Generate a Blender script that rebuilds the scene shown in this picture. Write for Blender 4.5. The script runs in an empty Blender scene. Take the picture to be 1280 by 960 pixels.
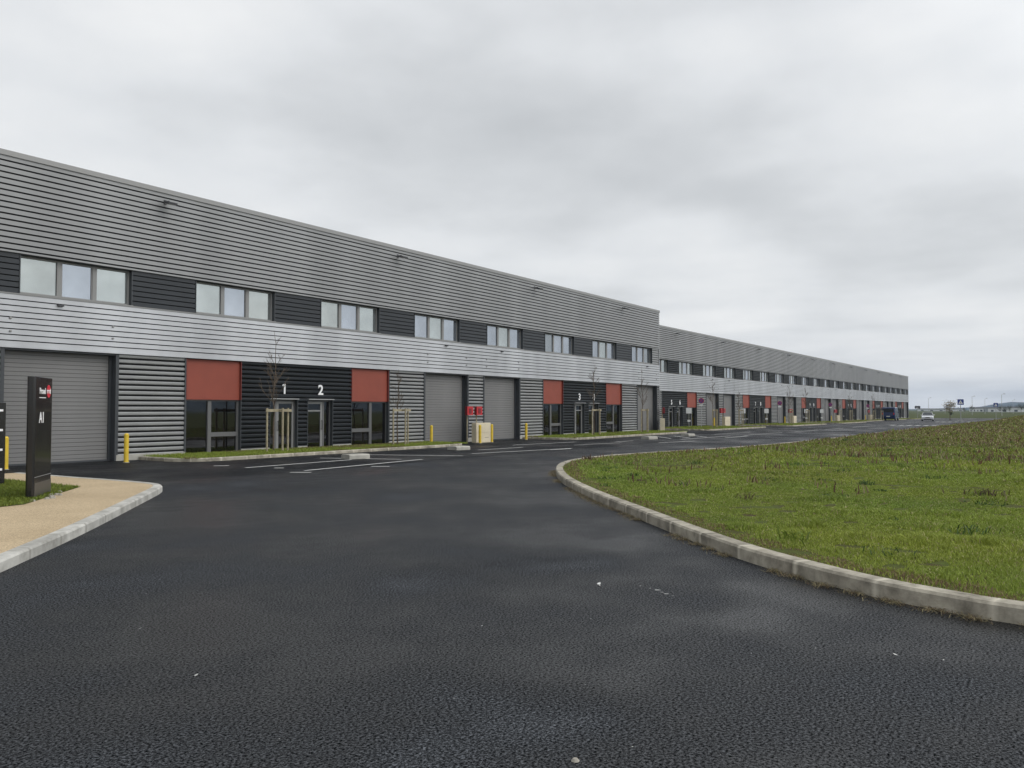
import bpy, bmesh, math, random
import numpy as np
from mathutils import Vector, Matrix
random.seed(7); rng = np.random.default_rng(11)
sc = bpy.context.scene
COL = sc.collection
R = math.radians

# ------------------------------------------------------------------ helpers
def g(x):
    """ground level: flat, then falling very gently beyond X = 60 m"""
    return -0.0025 * min(max(x - 60.0, 0.0), 190.0)

def sm(t):
    t = np.clip(t, 0, 1); return t*t*(3-2*t)
def mound(x, y):
    """the field swells a little beyond X = 80 m"""
    return .90*sm((x-75)/60.0)*sm((9.3-y)/5.5)*(1-sm((x-170)/30.0)*.5)

class MB:
    """collects shapes, then becomes ONE mesh object"""
    def __init__(s): s.v = []; s.f = []; s.m = []; s.uv = []
    def quad(s, a, b, c, d, m=0, uv=None):
        n = len(s.v); s.v += [tuple(a), tuple(b), tuple(c), tuple(d)]
        s.f.append((n, n+1, n+2, n+3)); s.m.append(m); s.uv.append(uv)
    def poly(s, pts, m=0):
        n = len(s.v); s.v += [tuple(p) for p in pts]
        s.f.append(tuple(range(n, n+len(pts)))); s.m.append(m); s.uv.append(None)
    def box(s, x0, x1, y0, y1, z0, z1, m=0, M=None):
        P = [(x0,y0,z0),(x1,y0,z0),(x1,y1,z0),(x0,y1,z0),(x0,y0,z1),(x1,y0,z1),(x1,y1,z1),(x0,y1,z1)]
        if M is not None: P = [tuple(M @ Vector(p)) for p in P]
        n = len(s.v); s.v += P
        for f in ((0,3,2,1),(4,5,6,7),(0,1,5,4),(1,2,6,5),(2,3,7,6),(3,0,4,7)):
            s.f.append(tuple(n+i for i in f)); s.m.append(m); s.uv.append(None)
    def tube(s, p, q, r0, r1=None, n=8, m=0, cap=True):
        r1 = r0 if r1 is None else r1
        p = Vector(p); q = Vector(q); d = (q-p).normalized()
        a = d.orthogonal().normalized(); b = d.cross(a)
        k = len(s.v)
        for c, r in ((p, r0), (q, r1)):
            for i in range(n):
                t = 2*math.pi*i/n; s.v.append(tuple(c + a*math.cos(t)*r + b*math.sin(t)*r))
        for i in range(n):
            j = (i+1) % n; s.f.append((k+i, k+j, k+n+j, k+n+i)); s.m.append(m); s.uv.append(None)
        if cap:
            s.f.append(tuple(k+i for i in reversed(range(n)))); s.m.append(m); s.uv.append(None)
            s.f.append(tuple(k+n+i for i in range(n))); s.m.append(m); s.uv.append(None)
    def prism(s, prof, x0, x1, m=0, axis='x', inset=None):
        """closed profile (a,b) extruded along an axis"""
        n = len(prof); k = len(s.v)
        for x in (x0, x1):
            for a, b in prof:
                s.v.append({'x': (x,a,b), 'y': (a,x,b), 'z': (a,b,x)}[axis])
        for i in range(n):
            j = (i+1) % n; s.f.append((k+i, k+j, k+n+j, k+n+i)); s.m.append(m); s.uv.append(None)
        s.f.append(tuple(k+i for i in reversed(range(n)))); s.m.append(m); s.uv.append(None)
        s.f.append(tuple(k+n+i for i in range(n))); s.m.append(m); s.uv.append(None)
    def mesh(s, name, mats, smooth=False):
        me = bpy.data.meshes.new(name); me.from_pydata(s.v, [], s.f)
        for m in mats: me.materials.append(m)
        me.polygons.foreach_set('material_index', s.m)
        if any(u is not None for u in s.uv):
            uvl = me.uv_layers.new(name='UVMap')
            i = 0
            for f, u in zip(s.f, s.uv):
                for j in range(len(f)):
                    uvl.data[i].uv = u[j] if u else (0, 0); i += 1
        bm = bmesh.new(); bm.from_mesh(me); bmesh.ops.remove_doubles(bm, verts=bm.verts, dist=1e-5)
        bmesh.ops.recalc_face_normals(bm, faces=bm.faces); bm.to_mesh(me); bm.free()
        if smooth: me.polygons.foreach_set('use_smooth', [True]*len(me.polygons))
        me.update(); return me
    def build(s, name, mats, parent=None, smooth=False, bevel=0, loc=None):
        if not isinstance(mats, (list, tuple)): mats = [mats]
        o = bpy.data.objects.new(name, s.mesh(name, mats, smooth)); COL.objects.link(o)
        if parent: o.parent = parent
        if loc: o.location = loc
        if bevel:
            b = o.modifiers.new('bevel', 'BEVEL'); b.width = bevel; b.segments = 2; b.limit_method = 'ANGLE'; b.angle_limit = R(40)
        return o

def tag(o, label=None, cat=None, group=None, kind=None):
    if label: o['label'] = label
    if cat: o['category'] = cat
    if group: o['group'] = group
    if kind: o['kind'] = kind
    return o
def empty(name, loc, rz=0, **k):
    o = bpy.data.objects.new(name, None); COL.objects.link(o); o.location = loc; o.rotation_euler = (0,0,rz)
    o.empty_display_size = .2
    return tag(o, **k)
def inst(name, me, parent, loc=(0,0,0), rz=0, src=None):
    o = bpy.data.objects.new(name, me); COL.objects.link(o); o.parent = parent; o.location = loc; o.rotation_euler = (0,0,rz)
    return o
def copy_tree(o, parent=None):
    c = o.copy(); COL.objects.link(c); c.parent = parent
    for ch in list(o.children): copy_tree(ch, c)
    return c
def put(src, used, loc, rz=0, label=None, **k):
    """first call uses the thing itself, later calls a copy of it with its parts"""
    o = src if not used else copy_tree(src)
    used.append(1)
    o.location = loc; o.rotation_euler = (0,0,rz)
    if label: o['label'] = label
    return tag(o, **k)

# ------------------------------------------------------------------ materials
def mat(name, col, rough=.6, metal=0., spec=.5, noise=None, bump=None, coat=0, var=0.0, vscale=1.5, streak=False):
    m = bpy.data.materials.new(name); m.use_nodes = True
    nt = m.node_tree; N = nt.nodes; L = nt.links; B = N['Principled BSDF']
    B.inputs['Base Color'].default_value = (*col, 1); B.inputs['Roughness'].default_value = rough
    B.inputs['Metallic'].default_value = metal; B.inputs['Specular IOR Level'].default_value = spec
    if coat: B.inputs['Coat Weight'].default_value = coat; B.inputs['Coat Roughness'].default_value = .05
    if var:
        tc = N.new('ShaderNodeTexCoord'); mp = N.new('ShaderNodeMapping'); no = N.new('ShaderNodeTexNoise')
        mp.inputs['Scale'].default_value = (1,1,.12) if streak else (1,1,1)
        no.inputs['Scale'].default_value = vscale; no.inputs['Detail'].default_value = 6
        L.new(tc.outputs['Object'], mp.inputs[0]); L.new(mp.outputs[0], no.inputs['Vector'])
        mr = N.new('ShaderNodeMapRange'); mr.inputs['From Min'].default_value = .3; mr.inputs['From Max'].default_value = .7
        mr.inputs['To Min'].default_value = 1-var; mr.inputs['To Max'].default_value = 1+var
        L.new(no.outputs['Fac'], mr.inputs['Value'])
        mx = N.new('ShaderNodeVectorMath'); mx.operation = 'SCALE'; mx.inputs[0].default_value = col
        L.new(mr.outputs[0], mx.inputs['Scale']); L.new(mx.outputs[0], B.inputs['Base Color'])
        if bump:
            bp = N.new('ShaderNodeBump'); bp.inputs['Strength'].default_value = bump; bp.inputs['Distance'].default_value = .01
            n2 = N.new('ShaderNodeTexNoise'); n2.inputs['Scale'].default_value = vscale*25; n2.inputs['Detail'].default_value = 4
            L.new(tc.outputs['Object'], n2.inputs['Vector']); L.new(n2.outputs['Fac'], bp.inputs['Height']); L.new(bp.outputs[0], B.inputs['Normal'])
    return m

M = {}
M['upper'] = mat('grey_cladding', (.285,.289,.291), .42, .2, var=.12, vscale=.6, streak=True)
M['band'] = mat('silver_cladding', (.50,.51,.525), .33, .4, var=.15, vscale=.6, streak=True)
M['joint'] = mat('painted_groove_shade', (.012,.012,.013), .9)  # near-black colour standing in for the shade inside cladding grooves
M['dark'] = mat('anthracite_cladding', (.020,.024,.029), .34, .1, var=.12, vscale=1.0)
M['slat'] = mat('light_slat_cladding', (.35,.355,.355), .36, .35, var=.08)
M['trim'] = mat('dark_trim', (.045,.05,.055), .45, var=.1)
M['coping'] = mat('coping_metal', (.28,.28,.275), .45, .2)
M['core'] = mat('inner_wall', (.03,.03,.03), .9)
M['red'] = mat('red_panel', (.25,.053,.031), .55, var=.06, vscale=2)
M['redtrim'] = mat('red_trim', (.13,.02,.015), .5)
M['roller'] = mat('roller_shutter_grey', (.192,.190,.186), .5, .15, var=.07, vscale=.8, streak=True)
M['frame'] = mat('window_frame_grey', (.23,.23,.225), .45, .1)
M['doorframe'] = mat('door_frame_grey', (.13,.13,.13), .45, .1)
M['concrete'] = mat('plinth_concrete', (.36,.35,.31), .85, var=.18, vscale=3, bump=.3)
M['white'] = mat('white_lettering', (.82,.82,.82), .5)
M['roof'] = mat('roof_membrane', (.25,.25,.25), .8)
M['black'] = mat('black_plastic', (.015,.015,.016), .4)
M['steel'] = mat('galvanised_steel', (.38,.39,.40), .45, .5)
M['yellow'] = mat('yellow_paint', (.66,.46,.035), .45, var=.1, vscale=5)
M['totem'] = mat('glossy_black_sign', (.012,.011,.010), .24, coat=.2)
M['totemgrey'] = mat('sign_foot_grey', (.07,.065,.058), .4)
M['logored'] = mat('logo_red', (.62,.03,.05), .4)
M['wood'] = mat('stake_wood', (.31,.27,.18), .8, var=.2, vscale=8)
M['bark'] = mat('young_bark', (.12,.092,.066), .9, var=.3, vscale=12)
M['cream'] = mat('cream_polyester', (.62,.55,.40), .55, var=.08, vscale=3)
M['redbox'] = mat('red_box_paint', (.45,.02,.025), .4)
M['redboxd'] = mat('dark_red_paint', (.16,.01,.015), .4)
M['signblue'] = mat('sign_blue', (.015,.045,.22), .4)
M['signred'] = mat('sign_red', (.42,.02,.03), .4)
M['signwhite'] = mat('sign_white', (.75,.75,.75), .4)
M['signback'] = mat('sign_dark_back', (.06,.06,.065), .5)
M['line'] = mat('road_paint', (.58,.58,.56), .7, var=.16, vscale=6)
M['vanblue'] = mat('van_blue', (.016,.034,.10), .25, coat=.6)
M['carwhite'] = mat('car_silver_white', (.62,.64,.67), .3, coat=.5)
M['tyre'] = mat('tyre_rubber', (.02,.02,.02), .8)
M['rim'] = mat('wheel_rim', (.4,.4,.42), .35, .7)
M['lamp'] = mat('lamp_glass', (.7,.7,.7), .15)
M['taillamp'] = mat('tail_lamp_red', (.4,.01,.01), .2)
M['farwall'] = mat('far_building_white', (.65,.66,.66), .7)
M['farwall2'] = mat('far_building_grey', (.30,.32,.34), .7)
M['stone'] = mat('stone', (.30,.28,.24), .9, var=.15, vscale=20)
M['plate'] = mat('number_plate', (.7,.7,.65), .5)

def glass(name, col, metal, rough=.04, var=0.):
    m = mat(name, col, rough, metal, spec=.8, var=.16 if metal > .5 else 0, vscale=.8)
    if not metal: m.node_tree.nodes['Principled BSDF'].inputs['IOR'].default_value = 1.75
    return m
M['g_a'] = glass('coated_glass_green', (.36,.39,.385), .72, .07)
M['g_b'] = glass('coated_glass_blue', (.34,.375,.42), .72, .05)
M['g_c'] = glass('coated_glass_pale', (.37,.405,.405), .72, .07)
M['g_d'] = glass('coated_glass_grey', (.27,.30,.32), .7, .07)
M['g_dark'] = glass('dark_shop_glass', (.004,.004,.005), .0, .03)
M['g_car'] = glass('car_glass', (.02,.025,.03), .1, .05)

# window glass slightly wavy so reflections break as in real panes
for k in ('g_dark',):
    nt = M[k].node_tree; N = nt.nodes; L = nt.links
    tc = N.new('ShaderNodeTexCoord'); no = N.new('ShaderNodeTexNoise'); no.inputs['Scale'].default_value = .9; no.inputs['Detail'].default_value = 1
    bp = N.new('ShaderNodeBump'); bp.inputs['Strength'].default_value = .12; bp.inputs['Distance'].default_value = .02
    L.new(tc.outputs['Object'], no.inputs['Vector']); L.new(no.outputs['Fac'], bp.inputs['Height']); L.new(bp.outputs[0], N['Principled BSDF'].inputs['Normal'])

def nodes(name):
    m = bpy.data.materials.new(name); m.use_nodes = True
    return m, m.node_tree.nodes, m.node_tree.links, m.node_tree.nodes['Principled BSDF']
def noise(N, L, vec, scale, detail=4, rough=.5):
    n = N.new('ShaderNodeTexNoise'); n.inputs['Scale'].default_value = scale; n.inputs['Detail'].default_value = detail
    n.inputs['Roughness'].default_value = rough; L.new(vec, n.inputs['Vector']); return n.outputs['Fac']
def ramp(N, L, fac, stops):
    r = N.new('ShaderNodeValToRGB'); e = r.color_ramp.elements
    while len(e) < len(stops): e.new(.5)
    for el, (p, c) in zip(e, stops):
        el.position = p; el.color = (*c, 1) if isinstance(c, (tuple, list)) else (c, c, c, 1)
    L.new(fac, r.inputs[0]); return r.outputs[0]
def mixc(N, L, fac, a, b, mode='MIX'):
    x = N.new('ShaderNodeMix'); x.data_type = 'RGBA'; x.blend_type = mode
    if isinstance(fac, float): x.inputs[0].default_value = fac
    else: L.new(fac, x.inputs[0])
    for s, c in ((x.inputs[6], a), (x.inputs[7], b)):
        if isinstance(c, tuple): s.default_value = (*c, 1)
        else: L.new(c, s)
    return x.outputs[2]
def math_(N, L, op, a, b=None, clamp=False):
    x = N.new('ShaderNodeMath'); x.operation = op; x.use_clamp = clamp
    for i, c in enumerate((a, b)):
        if c is None: continue
        if isinstance(c, (int, float)): x.inputs[i].default_value = c
        else: L.new(c, x.inputs[i])
    return x.outputs[0]

# asphalt --------------------------------------------------------------
def asphalt(name, lo, hi, rough=.62):
    m, N, L, B = nodes(name)
    tc = N.new('ShaderNodeTexCoord'); V = tc.outputs['Object']
    big = noise(N, L, V, .30, 3, .55); mid = noise(N, L, V, .62, 6, .6); fine = noise(N, L, V, 58, 5, .8); tiny = noise(N, L, V, 110, 3, .6)
    vo = N.new('ShaderNodeTexVoronoi'); vo.inputs['Scale'].default_value = 70; L.new(V, vo.inputs['Vector'])
    base = ramp(N, L, big, [(.38, lo), (.62, hi)])
    base = mixc(N, L, .9, base, ramp(N, L, mid, [(.36, .40), (.50, .95), (.64, 1.6)]), 'MULTIPLY')
    base = mixc(N, L, 1.0, base, ramp(N, L, fine, [(.40, .10), (.47, .65), (.53, 1.3), (.60, 3.2)]), 'MULTIPLY')
    base = mixc(N, L, .8, base, ramp(N, L, tiny, [(.36, .45), (.5, .95), (.64, 1.7)]), 'MULTIPLY')
    chips = ramp(N, L, vo.outputs['Color'], [(.0, .6), (.75, 1.05), (.93, 1.6), (1., 3.0)])
    base = mixc(N, L, .7, base, chips, 'MULTIPLY')
    L.new(base, B.inputs['Base Color'])
    damp = math_(N, L, 'ADD', math_(N, L, 'MULTIPLY', big, .6), math_(N, L, 'MULTIPLY', mid, .4))
    L.new(ramp(N, L, damp, [(.40, rough-.20), (.60, rough+.16)]), B.inputs['Roughness'])
    sg = ramp(N, L, fine, [(.42, .0), (.50, .12), (.58, .55)])
    L.new(mixc(N, L, 1.0, sg, ramp(N, L, damp, [(.40, 1.8), (.60, .45)]), 'MULTIPLY'), B.inputs['Specular IOR Level'])
    bp = N.new('ShaderNodeBump'); bp.inputs['Strength'].default_value = .3; bp.inputs['Distance'].default_value = .0025
    h = math_(N, L, 'ADD', fine, math_(N, L, 'MULTIPLY', vo.outputs['Distance'], .8))
    L.new(h, bp.inputs['Height']); L.new(bp.outputs[0], B.inputs['Normal'])
    return m
M['asph_old'] = asphalt('asphalt_drive', (.007,.0076,.0086), (.025,.027,.030), .56)
M['asph_new'] = asphalt('asphalt_fresh', (.007,.0075,.0085), (.012,.013,.0145), .62)

def kerbmat(name, c0, c1, joint, jl=1.0):
    m, N, L, B = nodes(name)
    tc = N.new('ShaderNodeTexCoord'); V = tc.outputs['Object']
    sx = N.new('ShaderNodeSeparateXYZ'); L.new(tc.outputs['UV'], sx.inputs[0])
    fr = math_(N, L, 'FRACT', math_(N, L, 'DIVIDE', sx.outputs[0], jl))
    nz = noise(N, L, V, 9, 3)
    d = math_(N, L, 'ABSOLUTE', math_(N, L, 'SUBTRACT', fr, .5))
    d = math_(N, L, 'ADD', d, math_(N, L, 'MULTIPLY', math_(N, L, 'SUBTRACT', nz, .5), .06))
    j = math_(N, L, 'SUBTRACT', 1.0, math_(N, L, 'MULTIPLY', d, 22.0), True)     # 1 on a mortar joint
    seg = math_(N, L, 'FLOOR', math_(N, L, 'ADD', math_(N, L, 'DIVIDE', sx.outputs[0], jl), .5))
    wn = N.new('ShaderNodeTexWhiteNoise'); wn.noise_dimensions = '1D'; L.new(seg, wn.inputs['W'])
    st = noise(N, L, V, 3.5, 7, .65)
    c = ramp(N, L, st, [(.32, c0), (.62, c1)])
    c = mixc(N, L, .7, c, ramp(N, L, wn.outputs['Value'], [(0., .80), (1., 1.12)]), 'MULTIPLY')
    c = mixc(N, L, j, c, joint)
    L.new(c, B.inputs['Base Color']); B.inputs['Roughness'].default_value = .9
    bp = N.new('ShaderNodeBump'); bp.inputs['Strength'].default_value = .5; bp.inputs['Distance'].default_value = .01
    L.new(math_(N, L, 'ADD', noise(N, L, V, 45, 6, .7), math_(N, L, 'MULTIPLY', noise(N, L, V, 7, 3), 1.5)), bp.inputs['Height'])
    L.new(bp.outputs[0], B.inputs['Normal'])
    return m
M['kerb'] = kerbmat('kerb_stone', (.15,.135,.105), (.42,.385,.31), (.52,.48,.39))
M['kerb_new'] = kerbmat('kerb_cast', (.30,.29,.26), (.53,.52,.48), (.26,.25,.22), 1.0)

def beige():
    m, N, L, B = nodes('beige_stabilised_paving')
    tc = N.new('ShaderNodeTexCoord'); V = tc.outputs['Object']
    c = ramp(N, L, noise(N, L, V, .8, 5), [(.3, (.40,.305,.185)), (.7, (.49,.38,.24))])
    c = mixc(N, L, .8, c, ramp(N, L, noise(N, L, V, 60, 3, .7), [(.36, .55), (.64, 1.4)]), 'MULTIPLY')
    L.new(c, B.inputs['Base Color']); B.inputs['Roughness'].default_value = .92
    bp = N.new('ShaderNodeBump'); bp.inputs['Strength'].default_value = .4; bp.inputs['Distance'].default_value = .006
    L.new(noise(N, L, V, 70, 5, .7), bp.inputs['Height']); L.new(bp.outputs[0], B.inputs['Normal'])
    return m
M['beige'] = beige()

def soil(name, a, b, c_):
    m, N, L, B = nodes(name)
    tc = N.new('ShaderNodeTexCoord'); V = tc.outputs['Object']
    c = ramp(N, L, noise(N, L, V, 2.2, 8, .7), [(.3, a), (.5, b), (.68, c_)])
    c = mixc(N, L, .8, c, ramp(N, L, noise(N, L, V, 30, 5, .8), [(.3, .55), (.7, 1.35)]), 'MULTIPLY')
    L.new(c, B.inputs['Base Color']); B.inputs['Roughness'].default_value = 1; B.inputs['Specular IOR Level'].default_value = .08
    bp = N.new('ShaderNodeBump'); bp.inputs['Strength'].default_value = .8; bp.inputs['Distance'].default_value = .05
    L.new(noise(N, L, V, 14, 6, .7), bp.inputs['Height']); L.new(bp.outputs[0], B.inputs['Normal'])
    return m
M['turf'] = soil('turf_soil', (.075,.055,.03), (.085,.095,.03), (.10,.14,.03))
M['far'] = soil('far_fields', (.06,.06,.028), (.065,.08,.03), (.10,.10,.05))
M['hill'] = soil('hill_woods', (.022,.034,.030), (.030,.044,.036), (.042,.052,.044))

def blade_mat(name):
    m, N, L, B = nodes(name)
    at = N.new('ShaderNodeAttribute'); at.attribute_name = 'tint'
    L.new(at.outputs['Color'], B.inputs['Base Color']); B.inputs['Roughness'].default_value = .6
    B.inputs['Specular IOR Level'].default_value = .25
    tr = N.new('ShaderNodeBsdfTranslucent'); L.new(at.outputs['Color'], tr.inputs['Color'])
    mx = N.new('ShaderNodeMixShader'); mx.inputs[0].default_value = .25
    L.new(B.outputs[0], mx.inputs[1]); L.new(tr.outputs[0], mx.inputs[2]); L.new(mx.outputs[0], N['Material Output'].inputs['Surface'])
    return m
M['blade'] = blade_mat('grass_blades')

# ------------------------------------------------------------------ ground
def smooth_line(pts, step=.35):
    """Catmull-Rom through the points"""
    P = [np.array(p, float) for p in pts]; P = [2*P[0]-P[1]] + P + [2*P[-1]-P[-2]]
    out = []
    for i in range(1, len(P)-2):
        n = max(2, int(np.linalg.norm(P[i+1]-P[i])/step)); n = min(n, 24)
        for k in range(n):
            t = k/n
            out.append(.5*((2*P[i]) + (-P[i-1]+P[i+1])*t + (2*P[i-1]-5*P[i]+4*P[i+1]-P[i+2])*t*t + (-P[i-1]+3*P[i]-3*P[i+1]+P[i+2])*t**3))
    out.append(P[-2]); return out
def offset(line, d):
    o = []
    for i, p in enumerate(line):
        a = line[max(i-1,0)]; b = line[min(i+1,len(line)-1)]; t = (b-a)/np.linalg.norm(b-a)
        o.append(p + np.array([-t[1], t[0]])*d)
    return o
def kerb(name, line, d, m, h=.13, w=.16, closed=False, wob=0.004):
    """kerb along a line; body lies on the side d (+1 left, -1 right)"""
    L0 = line; L1 = offset(line, d*.02); L2 = offset(line, d*w)
    mb = MB(); s = 0
    for i in range(len(line)-1):
        ds = float(np.linalg.norm(line[i+1]-line[i]))
        def P(L_, j, z): return (L_[j][0], L_[j][1], g(L_[j][0]) + z)
        a, b = i, i+1
        mb.quad(P(L0,a,-.05), P(L0,b,-.05), P(L0,b,h-.025), P(L0,a,h-.025), 0, [(s,0),(s+ds,0),(s+ds,.5),(s,.5)])
        mb.quad(P(L0,a,h-.025), P(L0,b,h-.025), P(L1,b,h), P(L1,a,h), 0, [(s,.5),(s+ds,.5),(s+ds,.6),(s,.6)])
        mb.quad(P(L1,a,h), P(L1,b,h), P(L2,b,h), P(L2,a,h), 0, [(s,.6),(s+ds,.6),(s+ds,1),(s,1)])
        mb.quad(P(L2,a,h), P(L2,b,h), P(L2,b,-.05), P(L2,a,-.05), 0, [(s,.6),(s+ds,.6),(s+ds,1),(s,1)])
        s += ds
    for e in (0, len(line)-1):
        mb.poly([(L0[e][0],L0[e][1],g(L0[e][0])-.05),(L0[e][0],L0[e][1],g(L0[e][0])+h-.025),(L1[e][0],L1[e][1],g(L0[e][0])+h),(L2[e][0],L2[e][1],g(L2[e][0])+h),(L2[e][0],L2[e][1],g(L2[e][0])-.05)])
    o = mb.build(name, m); tag(o, kind='structure'); return o
def sheet(name, poly, z, m, kind='structure', cuts=(60., 250.), ycuts=(), rise=None):
    """flat polygon triangulated, following the ground fall"""
    bm = bmesh.new(); vs = [bm.verts.new((p[0], p[1], 0)) for p in poly]
    bm.faces.new(vs)
    bmesh.ops.triangulate(bm, faces=bm.faces)
    for c in cuts:
        geom = list(bm.verts)+list(bm.edges)+list(bm.faces)
        bmesh.ops.bisect_plane(bm, geom=geom, plane_co=(c,0,0), plane_no=(1,0,0))
    for c in ycuts:
        geom = list(bm.verts)+list(bm.edges)+list(bm.faces)
        bmesh.ops.bisect_plane(bm, geom=geom, plane_co=(0,c,0), plane_no=(0,1,0))
    for v in bm.verts: v.co.z = g(v.co.x) + z + (float(rise(v.co.x, v.co.y)) if rise else 0)
    bmesh.ops.recalc_face_normals(bm, faces=bm.faces)
    for f in bm.faces:
        if f.normal.z < 0: f.normal_flip()
    me = bpy.data.meshes.new(name); bm.to_mesh(me); bm.free(); me.materials.append(m)
    o = bpy.data.objects.new(name, me); COL.objects.link(o); o['kind'] = kind; return o

sheet('ground', [(-6000,-6000),(6000,-6000),(6000,6000),(-6000,6000)], -.06, M['far'])
# asphalt of the junction, the drive and the parking
sheet('asphalt', [(-30,-40),(60,-40),(60,9),(190,9),(205,-2),(222,-30),(245,-75),(258,-70),(240,-20),(228,8),(222,32),(-30,32)], 0, M['asph_old'])
sheet('parking_asphalt', [(-30,21.8),(9.6,21.8),(10.2,18.0),(11.6,17.6),(15.0,17.1),(24,17.3),(38,17.0),(60,16.8),(86,16.6),(86,31),(-30,31)], .004, M['asph_new'])

# island: kerb line seen from the camera side, clockwise from off-frame right
isl = [(7.9,-14),(7.55,-6),(7.45,-2),(7.5,.1),(7.68,.9),(7.95,1.55),(8.4,2.25),(8.97,3.0),(9.98,4.06),(11.08,5.13),(12.07,6.1),(13.13,7.12),(14.15,8.04),(15.25,8.98),(16.5,9.95),(18.3,11.15),(20.1,12.1),(22.0,12.7),(24.5,12.85),(28,12.3),(33,11.3),(40,10.7),(53,10.4),(80,10.3),(108,10.1),(150,9.4),(172,7.0),(190,0),(205,-14),(222,-44),(240,-90)]
isl_l = smooth_line(isl, .3)
kerb('kerb', isl_l, -1, M['kerb'], h=.15, w=.19)
inner = offset(isl_l, -.18)
IPOLY = [tuple(p) for p in inner] + [(240,-220),(-10,-220),(7.9,-30)]
sheet('field', IPOLY, .125, M['turf'], cuts=(60., 75., 90., 105., 120., 135., 150., 165., 180., 190., 200., 215.), ycuts=(9., 8., 7., 6., 5., 4., 2.), rise=mound)

# pavement at left with its kerb, and the lawn inside it
pav = [(-8,-2.6),(-3,2.35),(1,6.25),(3.9,9.15),(5.75,11.06),(7.75,13.26),(9.35,15.05),(9.72,15.6),(9.86,16.1),(9.86,17.2),(9.72,19.0),(9.6,21.5)]
pav_l = smooth_line(pav, .3)
kerb('kerb', pav_l, 1, M['kerb_new'], h=.13, w=.17)
pin = offset(pav_l, .165)
sheet('pavement', [tuple(p) for p in pin] + [(-8,21.5)], .126, M['beige'])
LP = [(6.0,14.15),(6.4,14.2),(8.5,16.5),(8.43,17.5),(8.36,19.7),(-8,19.9),(-8,14.6),(0,14.3)]
sheet('lawn', LP, .131, M['turf'])

# planted strips in front of the doors
STR = []
def strip(x0, x1, y0, y1):
    r = 1.2
    pts = [(x0, y1), (x0, y0+r)] + [(x0+r-r*math.cos(a), y0+r-r*math.sin(a)) for a in (R(30),R(60))] + [(x0+r, y0)]
    n = int((x1-x0-2*r)/3)+1
    pts += [(x0+r+(x1-x0-2*r)*i/n, y0) for i in range(1, n+1)]
    pts += [(x1-r+r*math.sin(a), y0+r-r*math.cos(a)) for a in (R(30),R(60))] + [(x1, y0+r), (x1, y1)]
    l = smooth_line(pts, .4)
    kerb('kerb', l, 1, M['kerb'], h=.12, w=.14)
    p = [tuple(q) for q in offset(l, .13)]
    sheet('planting_strip', p, .10, M['turf'])
    STR.append((x0+.15, x1-.15, y0+.15, y1))
strip(15.2, 30.2, 23.0, 25.74)
strip(38.6, 55.6, 22.3, 25.74)
for k in range(6): strip(62+24*k, 77.6+24*k, 23.3 if k < 3 else 25.0, 29.55-.1463*k)

# painted marks
def mark(name, p, q, w=.12, m='line', z=.009):
    p = np.array(p, float); q = np.array(q, float); d = (q-p)/np.linalg.norm(q-p); n = np.array([-d[1], d[0]])*w/2
    mb = MB(); K = max(1, int(np.linalg.norm(q-p)/4)); 
    for i in range(K):
        a = p+(q-p)*i/K; b = p+(q-p)*(i+1)/K
        mb.quad(*[(c[0], c[1], g(c[0])+z) for c in (a-n, b-n, b+n, a+n)])
    o = mb.build(name, M[m]); o['kind'] = 'structure'; return o
for p, q, w in [((14.87,19.63),(19.3,19.83),.12), ((15.1,17.35),(20.8,17.98),.12), ((19.32,21.41),(20.4,18.57),.12), ((21.63,21.8),(23.2,18.1),.12),
                ((26.9,20.2),(30.0,19.98),.12), ((24.57,18.75),(30.4,17.69),.12), ((14.80,21.05),(15.12,20.75),.14), ((15.28,18.86),(15.44,18.63),.14),
                ((14.46,17.2),(14.78,16.72),.14), ((17.34,17.0),(17.65,16.55),.14), ((28.72,17.75),(30.15,17.60),.1),
                ((31.5,21.6),(36.5,21.0),.12), ((33.2,19.2),(37.0,18.6),.1), ((38.0,19.45),(39.6,19.2),.14), ((38.1,17.05),(41.1,16.25),.16),
                ((44.0,18.9),(46.5,20.9),.12), ((45.6,18.4),(48.4,20.6),.12), ((47.4,18.0),(50.4,20.4),.12), ((43,17.9),(50.5,17.6),.12),
                ((46.98,16.7),(50.67,16.58),.16), ((53,19.6),(60,19.4),.12), ((52,17.2),(60,17),.12), ((63,16.9),(70,16.9),.14), ((73,17),(80,17),.14), ((84,17),(92,17),.14),
                ((66,21),(66,17),.12),((72,21),(72,17),.12),((90,21),(90,17),.12),((96,21.4),(96,17),.12)]:
    mark('road_marking', p, q, w)
for X, n in ((99, 7), (139, 7)):
    for i in range(n):
        y = 10.9 + i*.85
        mark('zebra_stripe', (X, y), (X+3.4, y), .42)
mb = MB()
for (x, y, l, a) in [(6.96,3.75,.10,.3),(6.90,3.71,.05,.5),(7.09,3.37,.03,0),(7.05,3.25,.03,0),(7.02,3.16,.06,2.0),(6.96,3.09,.03,1.9),(6.92,3.03,.05,1.9),(6.88,2.95,.025,1.9),(5.09,3.78,.03,0),(3.53,5.92,.04,.4),(3.12,4.59,.05,.6),(6.12,.98,.05,.8),(6.17,.69,.03,.1)] + [(random.uniform(2.5,12), random.uniform(0,12), random.uniform(.006,.018), random.uniform(0,6)) for _ in range(60)]:
    if x-y < -5 or x-y > 5.5: continue
    n = 7; mb.poly([(x+math.cos(a)*math.cos(t)*l/2-math.sin(a)*math.sin(t)*l/6+random.uniform(-.003,.003), y+math.sin(a)*math.cos(t)*l/2+math.cos(a)*math.sin(t)*l/6, .006) for t in [2*math.pi*i/n for i in range(n)]])
o = mb.build('specks', M['line']); o['kind'] = 'stuff'; o['label'] = 'small white paint specks and grit on the asphalt'; o['category'] = 'specks'
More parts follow.
